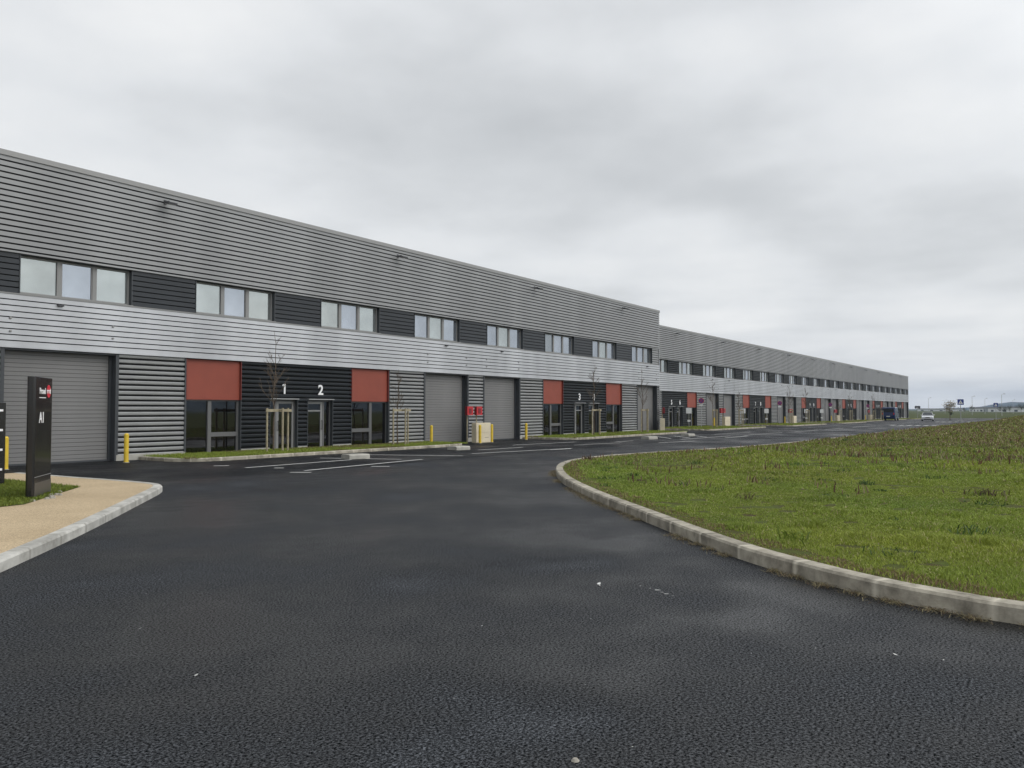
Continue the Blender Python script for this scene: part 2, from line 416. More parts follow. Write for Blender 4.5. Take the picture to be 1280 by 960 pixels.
# ------------------------------------------------------------------ warehouses
P_ = .175
def flat_clad(mb, x0, x1, z0, z1, y, m=0, gd=.075, gf=.28, phase=0, jm=1):
    """horizontal boards with deep shadow grooves"""
    z = z1
    while z > z0 + .02:
        zb = max(z - P_*(1-gf), z0); zg = max(z - P_, z0)
        mb.quad((x0,y,zb),(x1,y,zb),(x1,y-.0,z),(x0,y,z), m)                 # face
        if zg < zb:
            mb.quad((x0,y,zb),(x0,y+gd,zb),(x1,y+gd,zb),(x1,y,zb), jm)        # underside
            mb.quad((x0,y+gd,zg),(x1,y+gd,zg),(x1,y+gd,zb),(x0,y+gd,zb), jm)  # groove back, shade put into its colour
            mb.quad((x0,y,zg),(x1,y,zg),(x1,y+gd,zg),(x0,y+gd,zg), m)        # ledge
        z -= P_
def wave_clad(mb, x0, x1, z0, z1, y, m=0, dd=.075):
    """rounded ribs with deep gaps"""
    z = z1
    prof = [(0,.05),(.05,.014),(.14,0),(.52,.005),(.66,.022),(.71,.075),(1.0,.075)]
    while z > z0 + .02:
        for (a, ya), (b, yb) in zip(prof, prof[1:]):
            za = max(z-a*P_, z0); zb = max(z-b*P_, z0)
            if za > zb: mb.quad((x0,y+yb,zb),(x1,y+yb,zb),(x1,y+ya,za),(x0,y+ya,za), 2 if a >= .66 else m)  # gap faces get the painted groove shade
        mb.quad((x0,y+.075,max(z-P_,z0)),(x1,y+.075,max(z-P_,z0)),(x1,y+.055,max(z-P_,z0)),(x0,y+.055,max(z-P_,z0)), m)
        z -= P_

Z1, Z2, Z3, Z4 = 3.55, 5.18, 6.40, 9.42
# shared part meshes --------------------------------------------------
WW = 3.5
def win_meshes():
    f = MB(); z0, z1 = Z2+.03, Z3-.02; y0, y1 = .16, .24
    f.box(0, WW, y0, y1, z0, z0+.06); f.box(0, WW, y0, y1, z1-.06, z1)
    f.box(0, .06, y0, y1, z0+.06, z1-.06); f.box(WW-.06, WW, y0, y1, z0+.06, z1-.06)
    for c in (WW*.345, WW*.665): f.box(c-.07, c+.07, y0, y1, z0+.06, z1-.06)
    for c, w in ((WW*.345+.07, 1), (WW*.665-.07, -1)):
        f.box(min(c, c+w*.03), max(c, c+w*.03), y0+.02, y1, z0+.06, z1-.06)
    fm = f.mesh('window', [M['frame']])
    p = MB()
    for i, (a, b) in enumerate(((.06, WW*.345-.07), (WW*.345+.1, WW*.665-.1), (WW*.665+.07, WW-.06))):
        p.quad((a,.21,z0+.06),(b,.21,z0+.06),(b,.21,z1-.06),(a,.21,z1-.06), i)
    pm = [p.mesh('pane', [M[k] for k in o_]) for o_ in (('g_a','g_b','g_c'),('g_c','g_b','g_a'),('g_b','g_c','g_b'),('g_d','g_b','g_b'),('g_b','g_b','g_d'))]
    r = MB()      # reveal lining
    r.box(-.03, 0, -.0, .3, Z2, Z3); r.box(WW, WW+.03, .0, .3, Z2, Z3)
    r.box(0, WW, .0, .3, Z3-.018, Z3); 
    r.box(-.03, WW+.03, .25, .3, Z2-.02, Z3); rm = r.mesh('reveal', [M['trim']])
    s = MB(); s.box(-.03, WW+.03, -.07, .16, Z2-.03, Z2+.028); sm = s.mesh('sill', [M['frame']])
    return fm, pm, rm, sm
WINM = win_meshes()
def roller_mesh(w):
    d = MB(); z = Z1-.05; p = .13; y = .30
    while z > .04:
        zb = max(z-p, .03)
        d.quad((.06,y,zb+.014),(w-.06,y,zb+.014),(w-.06,y,z),(.06,y,z))
        d.quad((.06,y+.016,zb),(w-.06,y+.016,zb),(w-.06,y,zb+.014),(.06,y,zb+.014))
        d.quad((.06,y,z-.0001),(w-.06,y,z-.0001),(w-.06,y+.016,z),(.06,y+.016,z))
        z = zb
    dm = d.mesh('roller_door', [M['roller']])
    j = MB()
    j.box(0, .055, -.02, .36, .0, Z1); j.box(w-.055, w, -.02, .36, .0, Z1)
    j.box(.055, .14, .24, .29, .0, Z1-.06); j.box(w-.14, w-.055, .24, .29, .0, Z1-.06)
    j.box(.055, w-.055, .0, .36, Z1-.06, Z1-.002)
    j.box(.14, w-.14, .26, .33, .0, .06)
    jm = j.mesh('door_frame', [M['trim']])
    return dm, jm
ROL = {}
def bay_mesh(w, flip):
    """full height shop glazing below a red panel"""
    z1 = 2.06; y0, y1 = .13, .20
    X = (lambda a: w-a) if flip else (lambda a: a)
    def bx(mb, a, b, *r): mb.box(min(X(a),X(b)), max(X(a),X(b)), *r)
    f = MB(); fw = .07
    bx(f, 0, .05, y0, y1, .04, z1); bx(f, w-.12, w-.03, y0, y1, .04, z1)
    bx(f, .05, w-.12, y0, y1, z1-.05, z1); bx(f, .05, w-.12, y0, y1, .04, .10)
    mx = w*.45
    bx(f, mx-.075, mx+.075, y0-.01, y1, .10, z1-.05); bx(f, mx+.075, w-.12, y0-.01, y1, .70, .86)
    fm = f.mesh('shop_window', [M['doorframe']])
    p = MB(); p.quad((.03,.18,.06),(w-.03,.18,.06),(w-.03,.18,z1-.02),(.03,.18,z1-.02)); pm = p.mesh('pane', [M['g_dark']])
    r = MB(); r.box(0, .0299, -.005, .26, 0.02, z1); r.box(w-.0299, w, -.005, .26, 0.02, z1); r.box(0, w, .215, .26, .02, z1)
    rm = r.mesh('reveal', [M['trim']])
    return fm, pm, rm
def door_mesh(flip):
    w = 1.36; z1 = 2.10; y0, y1 = .16, .23
    X = (lambda a: w-a) if flip else (lambda a: a)
    def bx(mb, a, b, *r): mb.box(min(X(a),X(b)), max(X(a),X(b)), *r)
    f = MB()
    bx(f, 0, .05, y0, y1, .03, z1); bx(f, w-.05, w, y0, y1, .03, z1); bx(f, .05, w-.05, y0, y1, z1-.06, z1)
    bx(f, .34, .42, y0, y1, .03, z1-.06)
    fm = f.mesh('entrance_door', [M['doorframe']])
    l = MB()
    bx(l, .43, .54, y0+.01, y1-.01, .03, z1-.07); bx(l, w-.15, w-.06, y0+.01, y1-.01, .03, z1-.07)
    bx(l, .54, w-.15, y0+.01, y1-.01, .03, .13); bx(l, .54, w-.15, y0+.01, y1-.01, z1-.16, z1-.07); bx(l, .54, w-.15, y0+.01, y1-.01, 1.62, 1.68)
    lm = l.mesh('door_leaf', [M['frame']])
    p = MB(); p.quad((.03,.2,.04),(w-.03,.2,.04),(w-.03,.2,z1-.03),(.03,.2,z1-.03)); pm = p.mesh('pane', [M['g_dark']])
    h = MB(); hx = X(.49); h.tube((hx,.11,.85),(hx,.11,1.25),.015); h.tube((hx,.11,.88),(hx,.17,.88),.01); h.tube((hx,.11,1.22),(hx,.17,1.22),.01)
    hm = h.mesh('handle', [M['black']])
    c = MB(); c.box(-.02, w+.02, -.09, .1, z1+.01, z1+.05); cm = c.mesh('canopy', [M['slat']])
    r = MB(); r.box(-.028, 0, -.004, .26, .02, z1+.01); r.box(w, w+.028, -.004, .26, .02, z1+.01); r.box(-.028, w+.028, .24, .27, .02, z1+.01)
    rm = r.mesh('reveal', [M['trim']])
    return fm, lm, pm, hm, cm, rm
DOORS = {f: door_mesh(f) for f in (0, 1)}
def text_mesh(name, s, size, m, depth=.02, bold=.0):
    if s == '1':
        k = size; b = MB(); b.prism([(-.035*k,0),(.085*k,0),(.085*k,.70*k),(-.01*k,.70*k),(-.15*k,.62*k),(-.15*k,.54*k),(-.035*k,.585*k)], -depth, depth, 0, 'y'); return b.mesh(name, [m])
    cu = bpy.data.curves.new(name, 'FONT'); cu.body = s; cu.size = size; cu.extrude = depth; cu.offset = bold; cu.align_x = 'CENTER'
    o = bpy.data.objects.new(name, cu); COL.objects.link(o)
    me = bpy.data.meshes.new_from_object(o.evaluated_get(bpy.context.evaluated_depsgraph_get()))
    bpy.data.objects.remove(o); me.name = name; me.materials.clear(); me.materials.append(m)
    me.transform(Matrix.Rotation(R(90), 4, 'X')); return me
# floodlight and small fittings
fl = MB(); fl.box(-.05,.05,-.02,.0,-.08,.08); fl.tube((0,-.01,0),(0,-.24,.0),.03); fl.box(-.17,.17,-.50,-.22,-.05,.03, 0, Matrix.Rotation(R(12),4,'X'))
FLM = fl.mesh('floodlight', [M['signback']])
lens = MB(); lens.box(-.14,.14,-.47,-.25,-.062,-.0505, 0, Matrix.Rotation(R(12),4,'X')); LNM = lens.mesh('lens', [M['lamp']])
bo = MB(); bo.tube((0,0,0),(0,-.03,0),.036,n=10); bo.box(-.03,.03,-.045,-.03,-.015,.015); BOM = bo.mesh('bolt_cap', [M['coping']])
se = MB(); se.box(-.09,.09,-.09,-.001,-.02,.03); se.box(-.05,.05,-.12,-.09,-.02,.01); SEM = se.mesh('wall_lamp', [M['signback']])

def warehouse(root, xa, xb, units, wins, floods, nums, depth=42.0, ribbed=False, skip=-1e9):
    """units: list of X of the first red bay; wins: window left edges; local frame, facade plane y=0"""
    openings = []        # (x0, x1, kind)
    for u in units:
        seq = [(u, u+2.36, 'bay0'), (u+2.36, u+8.1, 'dark'), (u+8.1, u+10.47, 'bay1'), (u+10.47, u+13.0, 'light'), (u+13.0, u+16.5, 'roll'),
               (u+16.5, u+17.9, 'light'), (u+17.9, u+21.4, 'roll'), (u+21.4, u+units_p[0], 'light')]
        openings += seq
    # clip to the building
    ops = []
    for a, b, k in openings:
        if b <= xa+.01 or a >= xb-.01: continue
        if ((a < xa or b > xb) and k != 'light' and k != 'dark') or a < skip: k = 'light'
        ops.append((max(a, xa), min(b, xb), k))
    ops.sort()
    if ops[0][0] > xa: ops.insert(0, (xa, ops[0][0], 'light'))
    if ops[-1][1] < xb: ops.append((ops[-1][1], xb, 'light'))
    # core, roof, end walls
    c = MB(); c.box(xa+.12, xb-.12, .42, depth-.1, -.6, Z4-.25); c.build('inner_wall', M['core'], root)
    r = MB(); r.box(xa+.1, xb-.1, .5, depth-.1, Z4-.24, Z4-.12); r.build('roof', M['roof'], root)
    up = MB(); flat_clad(up, xa, xb, Z3+.002, Z4-.16, -.06); up.quad((xa,-.06,Z3+.002),(xb,-.06,Z3+.002),(xb,.42,Z3+.002),(xa,.42,Z3+.002))
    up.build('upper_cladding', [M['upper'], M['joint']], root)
    cp = MB(); cp.box(xa-.03, xb+.03, -.10, .5, Z4-.16, Z4); cp.build('roof_coping', M['coping'], root)
    bd = MB(); flat_clad(bd, xa, xb, Z1+.03, Z2-.035, -.05, gd=.06, gf=.19)
    bd.quad((xa,-.05,Z1+.028),(xb,-.05,Z1+.028),(xb,.42,Z1+.028),(xa,.42,Z1+.028)); bd.box(xa, xb, -.075, -.052, Z1+.0, Z1+.06)
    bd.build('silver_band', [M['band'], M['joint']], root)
    for x, s_ in ((xa, -1), (xb, 1)):
        e = MB(); z = Z4-.16
        x0, x1 = (x-.005, x+.08) if s_ < 0 else (x-.08, x+.005)
        while z > 0:
            e.box(x0, x1, -.045, depth, max(z-P_*.8, -.6), z); z -= P_
        e.box(x0+.02, x1-.02, -.0, depth, -.6, Z4-.17)
        e.build('end_wall', M['upper'], root)
    bk = MB(); bk.box(xa, xb, depth, depth+.1, -.6, Z4-.12); bk.build('rear_wall', M['upper'], root)
    # window storey
    def band_piece(p, q, last=False):
        d = MB()
        if last: flat_clad(d, p, q, Z2, Z3, .0)
        elif ribbed: wave_clad(d, p, q, Z2, Z3, -.01)
        else: flat_clad(d, p, q, Z2, Z3, .02, gf=.2)
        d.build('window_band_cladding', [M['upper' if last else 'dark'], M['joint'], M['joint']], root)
        d = MB(); d.box(p, q, -.07, .02, Z2-.03, Z2+.012); d.build('drip_sill', M['frame'], root)
    edge = xa
    for w in wins:
        if w-.03 > edge: band_piece(edge, w-.03)
        edge = w+WW+.03
        if w < xa-.01: continue
        f = inst('window', WINM[0], root, (w,0,0)); inst('pane', WINM[1][(0,1,0,2,2,3,2,4,2)[max(0, wins.index(w)-3) % 9]], f); inst('reveal', WINM[2], f); inst('sill', WINM[3], f)
    if edge < xb: band_piece(edge, xb, True)
    # ground floor
    ni = 0
    for a, b, k in ops:
        if k in ('light',):
            m_ = MB(); wave_clad(m_, a+.02, b-.02, .2, Z1, 0); m_.box(a+.0015, a+.05, -.022, .41, .2, Z1-.001, 1); m_.box(b-.05, b-.0015, -.022, .41, .2, Z1-.001, 1)
            m_.build('ribbed_wall_panel', [M['slat'], M['trim'], M['joint']], root)
            p = MB(); p.box(a+.001, b-.001, -.015, .40, -.6, .199); p.build('plinth', M['concrete'], root)
        elif k == 'roll':
            w = round(b-a, 3)
            if w not in ROL: ROL[w] = roller_mesh(w)
            d = inst('roller_door', ROL[w][0], root, (a,0,0)); inst('door_frame', ROL[w][1], d)
            for x in (a+.18, b-.2):
                for z in (4.43, 4.04): inst('bolt_cap', BOM, root, (x, -.05, z))
            inst('wall_lamp', SEM, root, (a+1.6, -.05, 4.94))
        elif k in ('bay0', 'bay1'):
            w = b-a; key = ('bay', round(w,2), k)
            if key not in ROL: ROL[key] = bay_mesh(w, k == 'bay1')
            f = inst('shop_window', ROL[key][0], root, (a,0,0)); inst('pane', ROL[key][1], f); inst('reveal', ROL[key][2], f)
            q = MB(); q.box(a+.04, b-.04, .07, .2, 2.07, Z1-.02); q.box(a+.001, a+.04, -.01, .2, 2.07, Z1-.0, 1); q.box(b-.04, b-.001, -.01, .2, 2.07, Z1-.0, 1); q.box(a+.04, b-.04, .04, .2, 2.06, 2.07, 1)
            q.build('red_panel', [M['red'], M['redtrim']], root)
            p = MB(); p.box(a+.001, b-.001, .05, .40, -.6, .045); p.build('threshold', M['concrete'], root)
        else:
            D = [(a+1.36, 0), (a+3.28, 1)]
            if a < units[0] - 50: D = []
            xs = [a]
            m_ = MB(); top = 2.15
            flat = []
            wave_clad(m_, a+.002, b-.002, top, Z1, 0)
            e = a
            for dx, fl_ in D:
                if dx-.028 > e: wave_clad(m_, e+.002, dx-.028, .2, top, 0); pl = MB(); pl.box(e+.001, dx-.03, -.015, .40, -.6, .199); pl.build('plinth', M['concrete'], root)
                e = dx+1.36+.028
                dm = DOORS[fl_]
                d = inst('entrance_door', dm[0], root, (dx,0,0))
                lf = inst('door_leaf', dm[1], d); inst('pane', dm[2], d); inst('handle', dm[3], d); inst('canopy', dm[4], d); inst('reveal', dm[5], d)
            wave_clad(m_, e, b-.002, .2, top, 0); pl = MB(); pl.box(e+.002, b-.001, -.015, .40, -.6, .199)
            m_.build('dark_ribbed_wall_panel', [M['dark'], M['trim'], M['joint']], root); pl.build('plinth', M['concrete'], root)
            for dx, fl_ in D:
                t = MB(); t.box(dx+.002, dx+1.358, .1, .4, -.6, .025); t.build('threshold', M['concrete'], root)
                if ni < len(nums):
                    o = inst('door_number', text_mesh('door_number', nums[ni], .58, M['white'], .015, .012), root, (dx+.66, -.02, 2.33)); ni += 1
    for x in floods:
        o = inst('floodlight', FLM, root, (x, -.06, Z4-.47)); inst('lens', LNM, o)

units_p = [23.93]
wh1 = empty('warehouse', (0,25.8,0), 0, label='tall grey ribbed warehouse nearest the camera, with doors numbered 1 to 4', cat='warehouse', group='row of industrial buildings')
warehouse(wh1, -10.0, 57.8, [16.97-2*23.93, 16.97-23.93, 16.97, 16.97+23.93], [11.40+5.951*k for k in range(-3, 8)], [4.1,16.03,27.94,39.85,51.42], ['91','92','1','2','3','4'])
units_p = [24.0]
ANG = R(-.3488)
wh2 = empty('warehouse', (0,30,-.15), ANG, label='long far warehouse set back behind the nearer block and slightly lower', cat='warehouse', group='row of industrial buildings')
warehouse(wh2, 58.2, 201.5, [40.6+24.0*k for k in range(7)], [64.8+6.022*k for k in range(0, 23)], [70+12*k for k in range(11)], [str(i) for i in range(5, 20)], ribbed=True, skip=66.0)

# ------------------------------------------------------------------ small things
# totem
tl = math.atan2(15.74-14.96, 7.55-6.90)
tt = empty('totem_sign', (6.93,15.02,.131), tl, label='tall glossy black totem sign reading A1 on the small lawn at left', cat='totem sign')
TH = 2.16
b = MB(); pr = []
w, dpt = 1.02, .14
pr = [(0,0),(w,0),(w+.03,.03),(w+.03,dpt-.03),(w,dpt),(0,dpt),(-.03,dpt-.03),(-.03,.03)]
b.prism(pr, .0, TH, 0, 'z'); b.build('body', M['totem'], tt, bevel=.008)
b = MB(); b.box(.0, w, -.006, -.0005, .0, .26); b.build('foot_plate', M['totemgrey'], tt)
b = MB(); b.box(0, w, -.004, 0, .36, .37); b.build('joint_strip', M['steel'], tt)
me = text_mesh('letters', 'A1', .27, M['white'], .002, .006); me.transform(Matrix.Scale(1.0, 4)); o = inst('letters', me, tt, (.37,-.003,1.335))
me = text_mesh('logo_text', 'Proud', .15, M['white'], .002, .004); inst('logo_text', me, tt, (.40,-.003,1.86))
b = MB(); b.tube((.78,-.001,1.91),(.78,-.006,1.91),.12,n=32); lg = b.build('logo_disc', M['logored'], tt)
me = text_mesh('logo_text', 'reed', .135, M['white'], .002, .004); inst('logo_text', me, tt, (.77,-.008,1.87))
b = MB(); b.box(.20,.60,-.004,-.001,1.78,1.795); b.build('logo_underline', M['white'], tt)
pb = MB()
for k in range(9):
    a = random.uniform(0, 6.28); r_ = random.uniform(.03,.07); x, y = random.uniform(-.5,1.2), random.uniform(-.35,-.1)
    pb.tube((x,y,-.01),(x,y,.03),r_,r_*.6,n=6)
o = pb.build('rubble', M['stone'], loc=(6.86,15.0,.131)); o.rotation_euler[2] = tl; tag(o, 'small pale stones strewn at the foot of the black totem', 'stones')

# directory sign at the frame's left edge
ds = empty('directory_sign', (7.83,18.3,.131), R(185), label='low black directory sign cut by the left edge, with short white bars', cat='sign')
b = MB(); b.box(0, 1.2, -.05, .05, .0, 1.72); b.build('panel', M['totem'], ds, bevel=.01)
for i in range(4):
    b = MB(); b.box(.06, .16, .051, .056, .30+.41*i, .345+.41*i); b.build('white_bar', M['white'], ds)
    b = MB(); b.box(.22, 1.1, .051, .056, .30+.41*i, .33+.41*i); b.build('white_bar', M['white'], ds)

# bollards
def bollard():
    r = empty('bollard', (0,0,0))
    b = MB(); n = 14
    b.tube((0,0,-.1),(0,0,.90),.072,n=n,cap=True); b.tube((0,0,.90),(0,0,.94),.072,.04,n=n); b.build('post', M['yellow'], r, smooth=False)
    b = MB(); b.tube((0,0,0),(0,0,.02),.10,n=n); b.build('foot_collar', M['concrete'], r)
    return r
BO = bollard(); u = []
G_ = 'yellow bollards guarding the shutters'
for x, y, lb in [(10.6,24.67,'yellow bollard left of the totem, beside the black directory sign'),
                 (14.2,24.76,'yellow bollard in front of light ribbed wall right of the first wide shutter'),
                 (29.8,25.2,'yellow bollard at the left edge of the shutter right of the second red panel'),
                 (32.42,24.22,'yellow bollard in front of the near cream cabinet'),
                 (33.75,24.45,'yellow bollard just right of the near cream cabinet'),
                 (37.75,24.95,'yellow bollard on the ribbed wall between a shutter and the third red panel'),
                 (77.3,28.6,'pale yellow bollard far off beside the shutters of the set back warehouse'),
                 (101.3,28.4,'far yellow bollard at the second pair of shutters of the set back warehouse'),
                 (125.3,28.3,'far yellow bollard at the third pair of shutters of the set back warehouse'),
                 (149.3,28.1,'farthest yellow bollard before the black open doorway near the blue van')]:
    put(BO, u, (x,y,g(x)), 0, lb, cat='bollard', group=G_)

# cream cabinets
def cabinet():
    r = empty('utility_cabinet', (0,0,0))
    b = MB(); b.box(0,1.0,0,.35,0,1.02); b.build('body', M['cream'], r, bevel=.012)
    b = MB(); b.box(.01,.99,-.012,-.001,.02,.50); b.build('lower_door', M['cream'], r, bevel=.004)
    b = MB(); b.box(.01,.99,-.012,-.001,.518,1.0); b.build('upper_door', M['cream'], r, bevel=.004)
    b = MB(); b.box(.6,.85,-.016,-.0125,.26,.275); b.build('slot', M['trim'], r)
    return r
CA = cabinet(); uc = []
def redpost():
    r = empty('red_box_stand', (0,0,0))
    for x in (.0,.72):
        b = MB(); b.tube((x,.0,0),(x,.0,1.75),.03,n=8); b.build('stake', M['wood'], r)
        b = MB(); b.box(x-.2,x+.25,-.2,-.04,1.42,1.86,0); b.box(x-.205,x-.2,-.19,-.05,1.43,1.85,1)
        b.box(x-.08,x+.12,-.212,-.2,1.5,1.76,1); b.build('red_box', [M['redbox'], M['redboxd']], r, bevel=.01)
    return r
RP = redpost(); ur = []
for i, (x, y, w1, w2) in enumerate([(32.62,24.62,'cream two door cabinet between the two near shutters','pair of red boxes on stakes above the near cream cabinet'),
                  (56.9,24.95,'cream cabinet at the corner where the near warehouse ends','red boxes on stakes at the corner where the near warehouse ends'),
                  (79.0,28.1,'cream cabinet at the first pair of shutters of the set back warehouse','red boxes on stakes at the first shutters of the set back warehouse'),
                  (103.0,27.9,'far cream cabinet at the second pair of set back shutters','far red boxes on stakes at the second pair of set back shutters'),
                  (127.0,27.8,'far cream cabinet at the third pair of set back shutters','far red boxes on stakes at the third pair of set back shutters'),
                  (151.0,27.6,'farthest cream cabinet, left of the blue van','farthest red boxes on stakes, left of the blue van')]):
    turn = i == 1
    put(CA, uc, (x,y,g(x)), R(24 if turn else -12), w1, cat='cabinet', group='cream utility cabinets by the shutters')
    put(RP, ur, (x-.1+(.3 if turn else 0),y+.5-(.2 if turn else 0),g(x)), R(24 if turn else -4), w2, cat='boxes on posts', group='red boxes on stakes by the shutters')

# concrete blocks
u = []
bl = MB(); bl.prism([(-.28,0),(.28,0),(.28,.13),(.22,.165),(-.22,.165),(-.28,.13)], -.4, .4, 0, 'x'); BL = bl.build('concrete_block', M['concrete'], bevel=.01)
for x, y, rz, lb in [(19.75,20.1,-14,'pale concrete block in the parking bay in front of door 2'),
                     (26.5,20.9,-8,'pale concrete block on the asphalt near the left shutter of the pair'),
                     (42.1,19.4,-14,'pale concrete block in front of doors 3 and 4'),
                     (48.3,19.6,-8,'pale concrete block near the corner of the near warehouse')]:
    put(BL, u, (x,y,.006), R(rz), lb, cat='concrete block', group='concrete blocks in the parking bays')

# young trees and their stakes
def sapling(seed, H):
    rd = random.Random(seed)
    r = empty('young_tree', (0,0,0))
    t = MB(); pts = [Vector((0,0,-.05))]
    n = 9
    for i in range(1, n+1): pts.append(Vector((rd.uniform(-.03,.03)*i/3, rd.uniform(-.03,.03)*i/3, H*i/n)))
    for i in range(n): t.tube(pts[i], pts[i+1], .035*(1-i/n*.85), .035*(1-(i+1)/n*.85), 6, cap=False)
    t.build('trunk', M['bark'], r)
    c = MB()
    def twig(p, d, l, rad, lev):
        q = p + d*l; m_ = p + d*l*.5 + Vector((rd.uniform(-1,1),rd.uniform(-1,1),rd.uniform(-.3,.6)))*l*.06
        c.tube(p, m_, rad, rad*.8, 4, cap=False); c.tube(m_, q, rad*.8, rad*.5, 4, cap=False)
        if lev > 0:
            for _ in range(rd.randint(3,5)):
                t_ = rd.uniform(.25,.95); nd = (d + Vector((rd.uniform(-1,1),rd.uniform(-1,1),rd.uniform(-.2,.9)))*.7).normalized()
                twig(p+d*l*t_, nd, l*rd.uniform(.3,.55), rad*.55, lev-1)
        else:
            for _ in range(1):   # buds and a few dry leaves
                b_ = p + d*l*rd.uniform(.4,1); s_ = .014
                a_ = Vector((rd.uniform(-1,1),rd.uniform(-1,1),rd.uniform(-1,1))).normalized()*s_; e_ = a_.orthogonal().normalized()*s_*.6
                c.quad(b_-a_, b_+e_, b_+a_, b_-e_)
    for i in range(15):
        z = H*rd.uniform(.36,.95); k = z/H*n; j = min(int(k), n-1); p = pts[j].lerp(pts[j+1], k-j)
        a = rd.uniform(0,6.28); d = Vector((math.cos(a)*.62, math.sin(a)*.62, rd.uniform(.6,1.1))).normalized()
        twig(p, d, (1.02-z/H)*H*.26+.12, .009, 2)
    c.build('crown', M['bark'], r)
    return r
def stakes():
    r = empty('tree_stakes', (0,0,0))
    for x, y in ((-.52,0),(.0,-.25),(.50,.05)):
        b = MB(); b.tube((x,y,-.1),(x,y,1.66),.04,.038,n=8); b.build('stake', M['wood'], r)
    b = MB(); b.box(-.60,.58,-.06,-.02,1.52,1.62); b.box(-.03,.03,-.26,-.055,1.535,1.605); b.build('crossbar', M['wood'], r)
    return r
ST = stakes(); us = []
SP = [sapling(3, 4.6), sapling(5, 3.4), sapling(9, 4.4)]; usp = [[], [], []]
where = ['in front of door 1', 'by the light ribbed wall right of the second red panel', 'in front of door 4', 'in front of the last shutter of the near warehouse',
         'at the first shutters of the set back warehouse','right of the first cream cabinet of the set back warehouse',
         'at the second pair of set back shutters', 'right of the second set back shutters','at the third pair of set back shutters','right of the third set back shutters','left of the blue van','behind the blue van']
tp = [(19.8,24.45),(26.7,24.5),(43.9,23.9),(50.9,23.9)] + [(x,25.1) for x in (67.8,74.7,91.8,98.7,115.8,122.7,139.8,146.7)]
si = [0,1,2,0,2,1,0,2,1,0,2,1]
for i, ((x, y), w_) in enumerate(zip(tp, where)):
    z = g(x)+.10
    put(SP[si[i]], usp[si[i]], (x+.05,y+.1,z), R(37*i), 'thin bare young tree ' + w_, cat='tree', group='young trees in the planted strips')
    put(ST, us, (x+.18,y,z), R(0), 'wooden stakes round the tree ' + w_.replace('of the set back warehouse', 'set back'), cat='tree stakes', group='stake frames of the young trees')

# signs
def disc_sign():
    r = empty('no_stopping_sign', (0,0,0))
    b = MB(); b.tube((0,0,-.1),(0,0,2.75),.03,n=8); b.build('post', M['steel'], r)
    b = MB(); b.tube((0,-.045,2.45),(0,-.035,2.45),.25,n=28,m=0); b.build('red_rim', M['signred'], r)
    b = MB(); b.tube((0,-.049,2.45),(0,-.046,2.45),.205,n=28); b.build('blue_disc', M['signblue'], r)
    b = MB()
    for a in (45,-45): b.box(-.205,.205,-.053,-.050-.001*(a>0),-.022,.022,0,Matrix.Translation((0,0,2.45)) @ Matrix.Rotation(R(a),4,'Y'))
    b.build('red_cross', M['signred'], r)
    b = MB(); b.box(-.16,.16,-.045,-.035,1.96,2.1); b.build('small_plate', M['signwhite'], r)
    return r
DS = disc_sign(); u = []
for x, y, lb in [(71,27.5,'round no stopping sign nearest, on ribbed wall right of the fifth red panel'),(95,27.2,'second round no stopping sign, before a shutter of the set back warehouse'),
                 (119,27,'third round no stopping sign along the set back warehouse'),(144.5,26.8,'farthest round no stopping sign, left of the blue van')]:
    put(DS, u, (x,y,g(x)+.1), R(-70), lb, cat='road sign', group='round no stopping signs')
def park_sign():
    r = empty('reserved_bay_sign', (0,0,0))
    b = MB(); b.tube((0,0,-.1),(0,0,1.9),.025,n=8); b.build('post', M['steel'], r)
    b = MB(); b.box(-.24,.24,-.04,-.03,1.35,1.85); b.build('upper_plate', M['signwhite'], r, bevel=.01)
    b = MB(); b.box(-.13,.13,-.041,-.03,.62,.78); b.build('lower_plate', M['signwhite'], r)
    b = MB(); b.box(-.3,.3,-.15,.15,-.02,.07); b.build('base', M['concrete'], r)
    return r
PS = park_sign(); u = []
for x, y, lb in [(68.5,27.7,'white bay sign below the red panel nearest on the set back warehouse'),(84.3,28,'white bay sign below the second red panel of the set back warehouse'),
                 (92.5,28,'white bay sign below the third red panel of the set back warehouse'),(108.3,27.6,'white bay sign below the fourth red panel of the set back warehouse'),
                 (116.5,27.6,'white bay sign below the fifth red panel of the set back warehouse')]:
    put(PS, u, (x,y,g(x)+.02), R(-68), lb, cat='sign', group='white signs of the reserved bays')

def crossing_sign(name, loc, rz, z, s, label, cat, tri=True):
    r = empty(name, loc, rz, label=label, cat=cat)
    b = MB(); b.tube((0,0,-.1),(0,0,z+s),.04,n=8); b.build('post', M['steel'], r)
    b = MB(); b.box(-s/2,s/2,-.055,-.045,z,z+s); b.build('plate', M['signblue'], r)
    if tri:
        b = MB(); b.prism([(-s*.36,z+s*.16),(s*.36,z+s*.16),(0,z+s*.84)], -.059,-.056,0,'y'); b.build('white_triangle', M['signwhite'], r)
        b = MB(); b.prism([(-s*.05,z+s*.3),(-s*.14,z+s*.22),(-s*.09,z+s*.22),(0,z+s*.36),(s*.09,z+s*.22),(s*.14,z+s*.22),(s*.05,z+s*.42),(s*.04,z+s*.56),(-s*.04,z+s*.56)], -.062,-.060,0,'y'); b.build('walking_figure', M['black'], r)
    else:
        b = MB(); b.box(-s*.3,s*.3,-.059,-.056,z+s*.2,z+s*.8); b.build('white_symbol', M['signwhite'], r)
    return r
crossing_sign('crossing_sign', (112,10.2,g(112)+.12), R(-78), 2.3, .68, 'blue square pedestrian crossing sign beside the far zebra crossing', 'road sign')
crossing_sign('crossing_sign', (168,9.75,g(168)+.1), R(-80), 2.35, .72, 'smaller blue square sign at the far bend, rightmost', 'road sign')
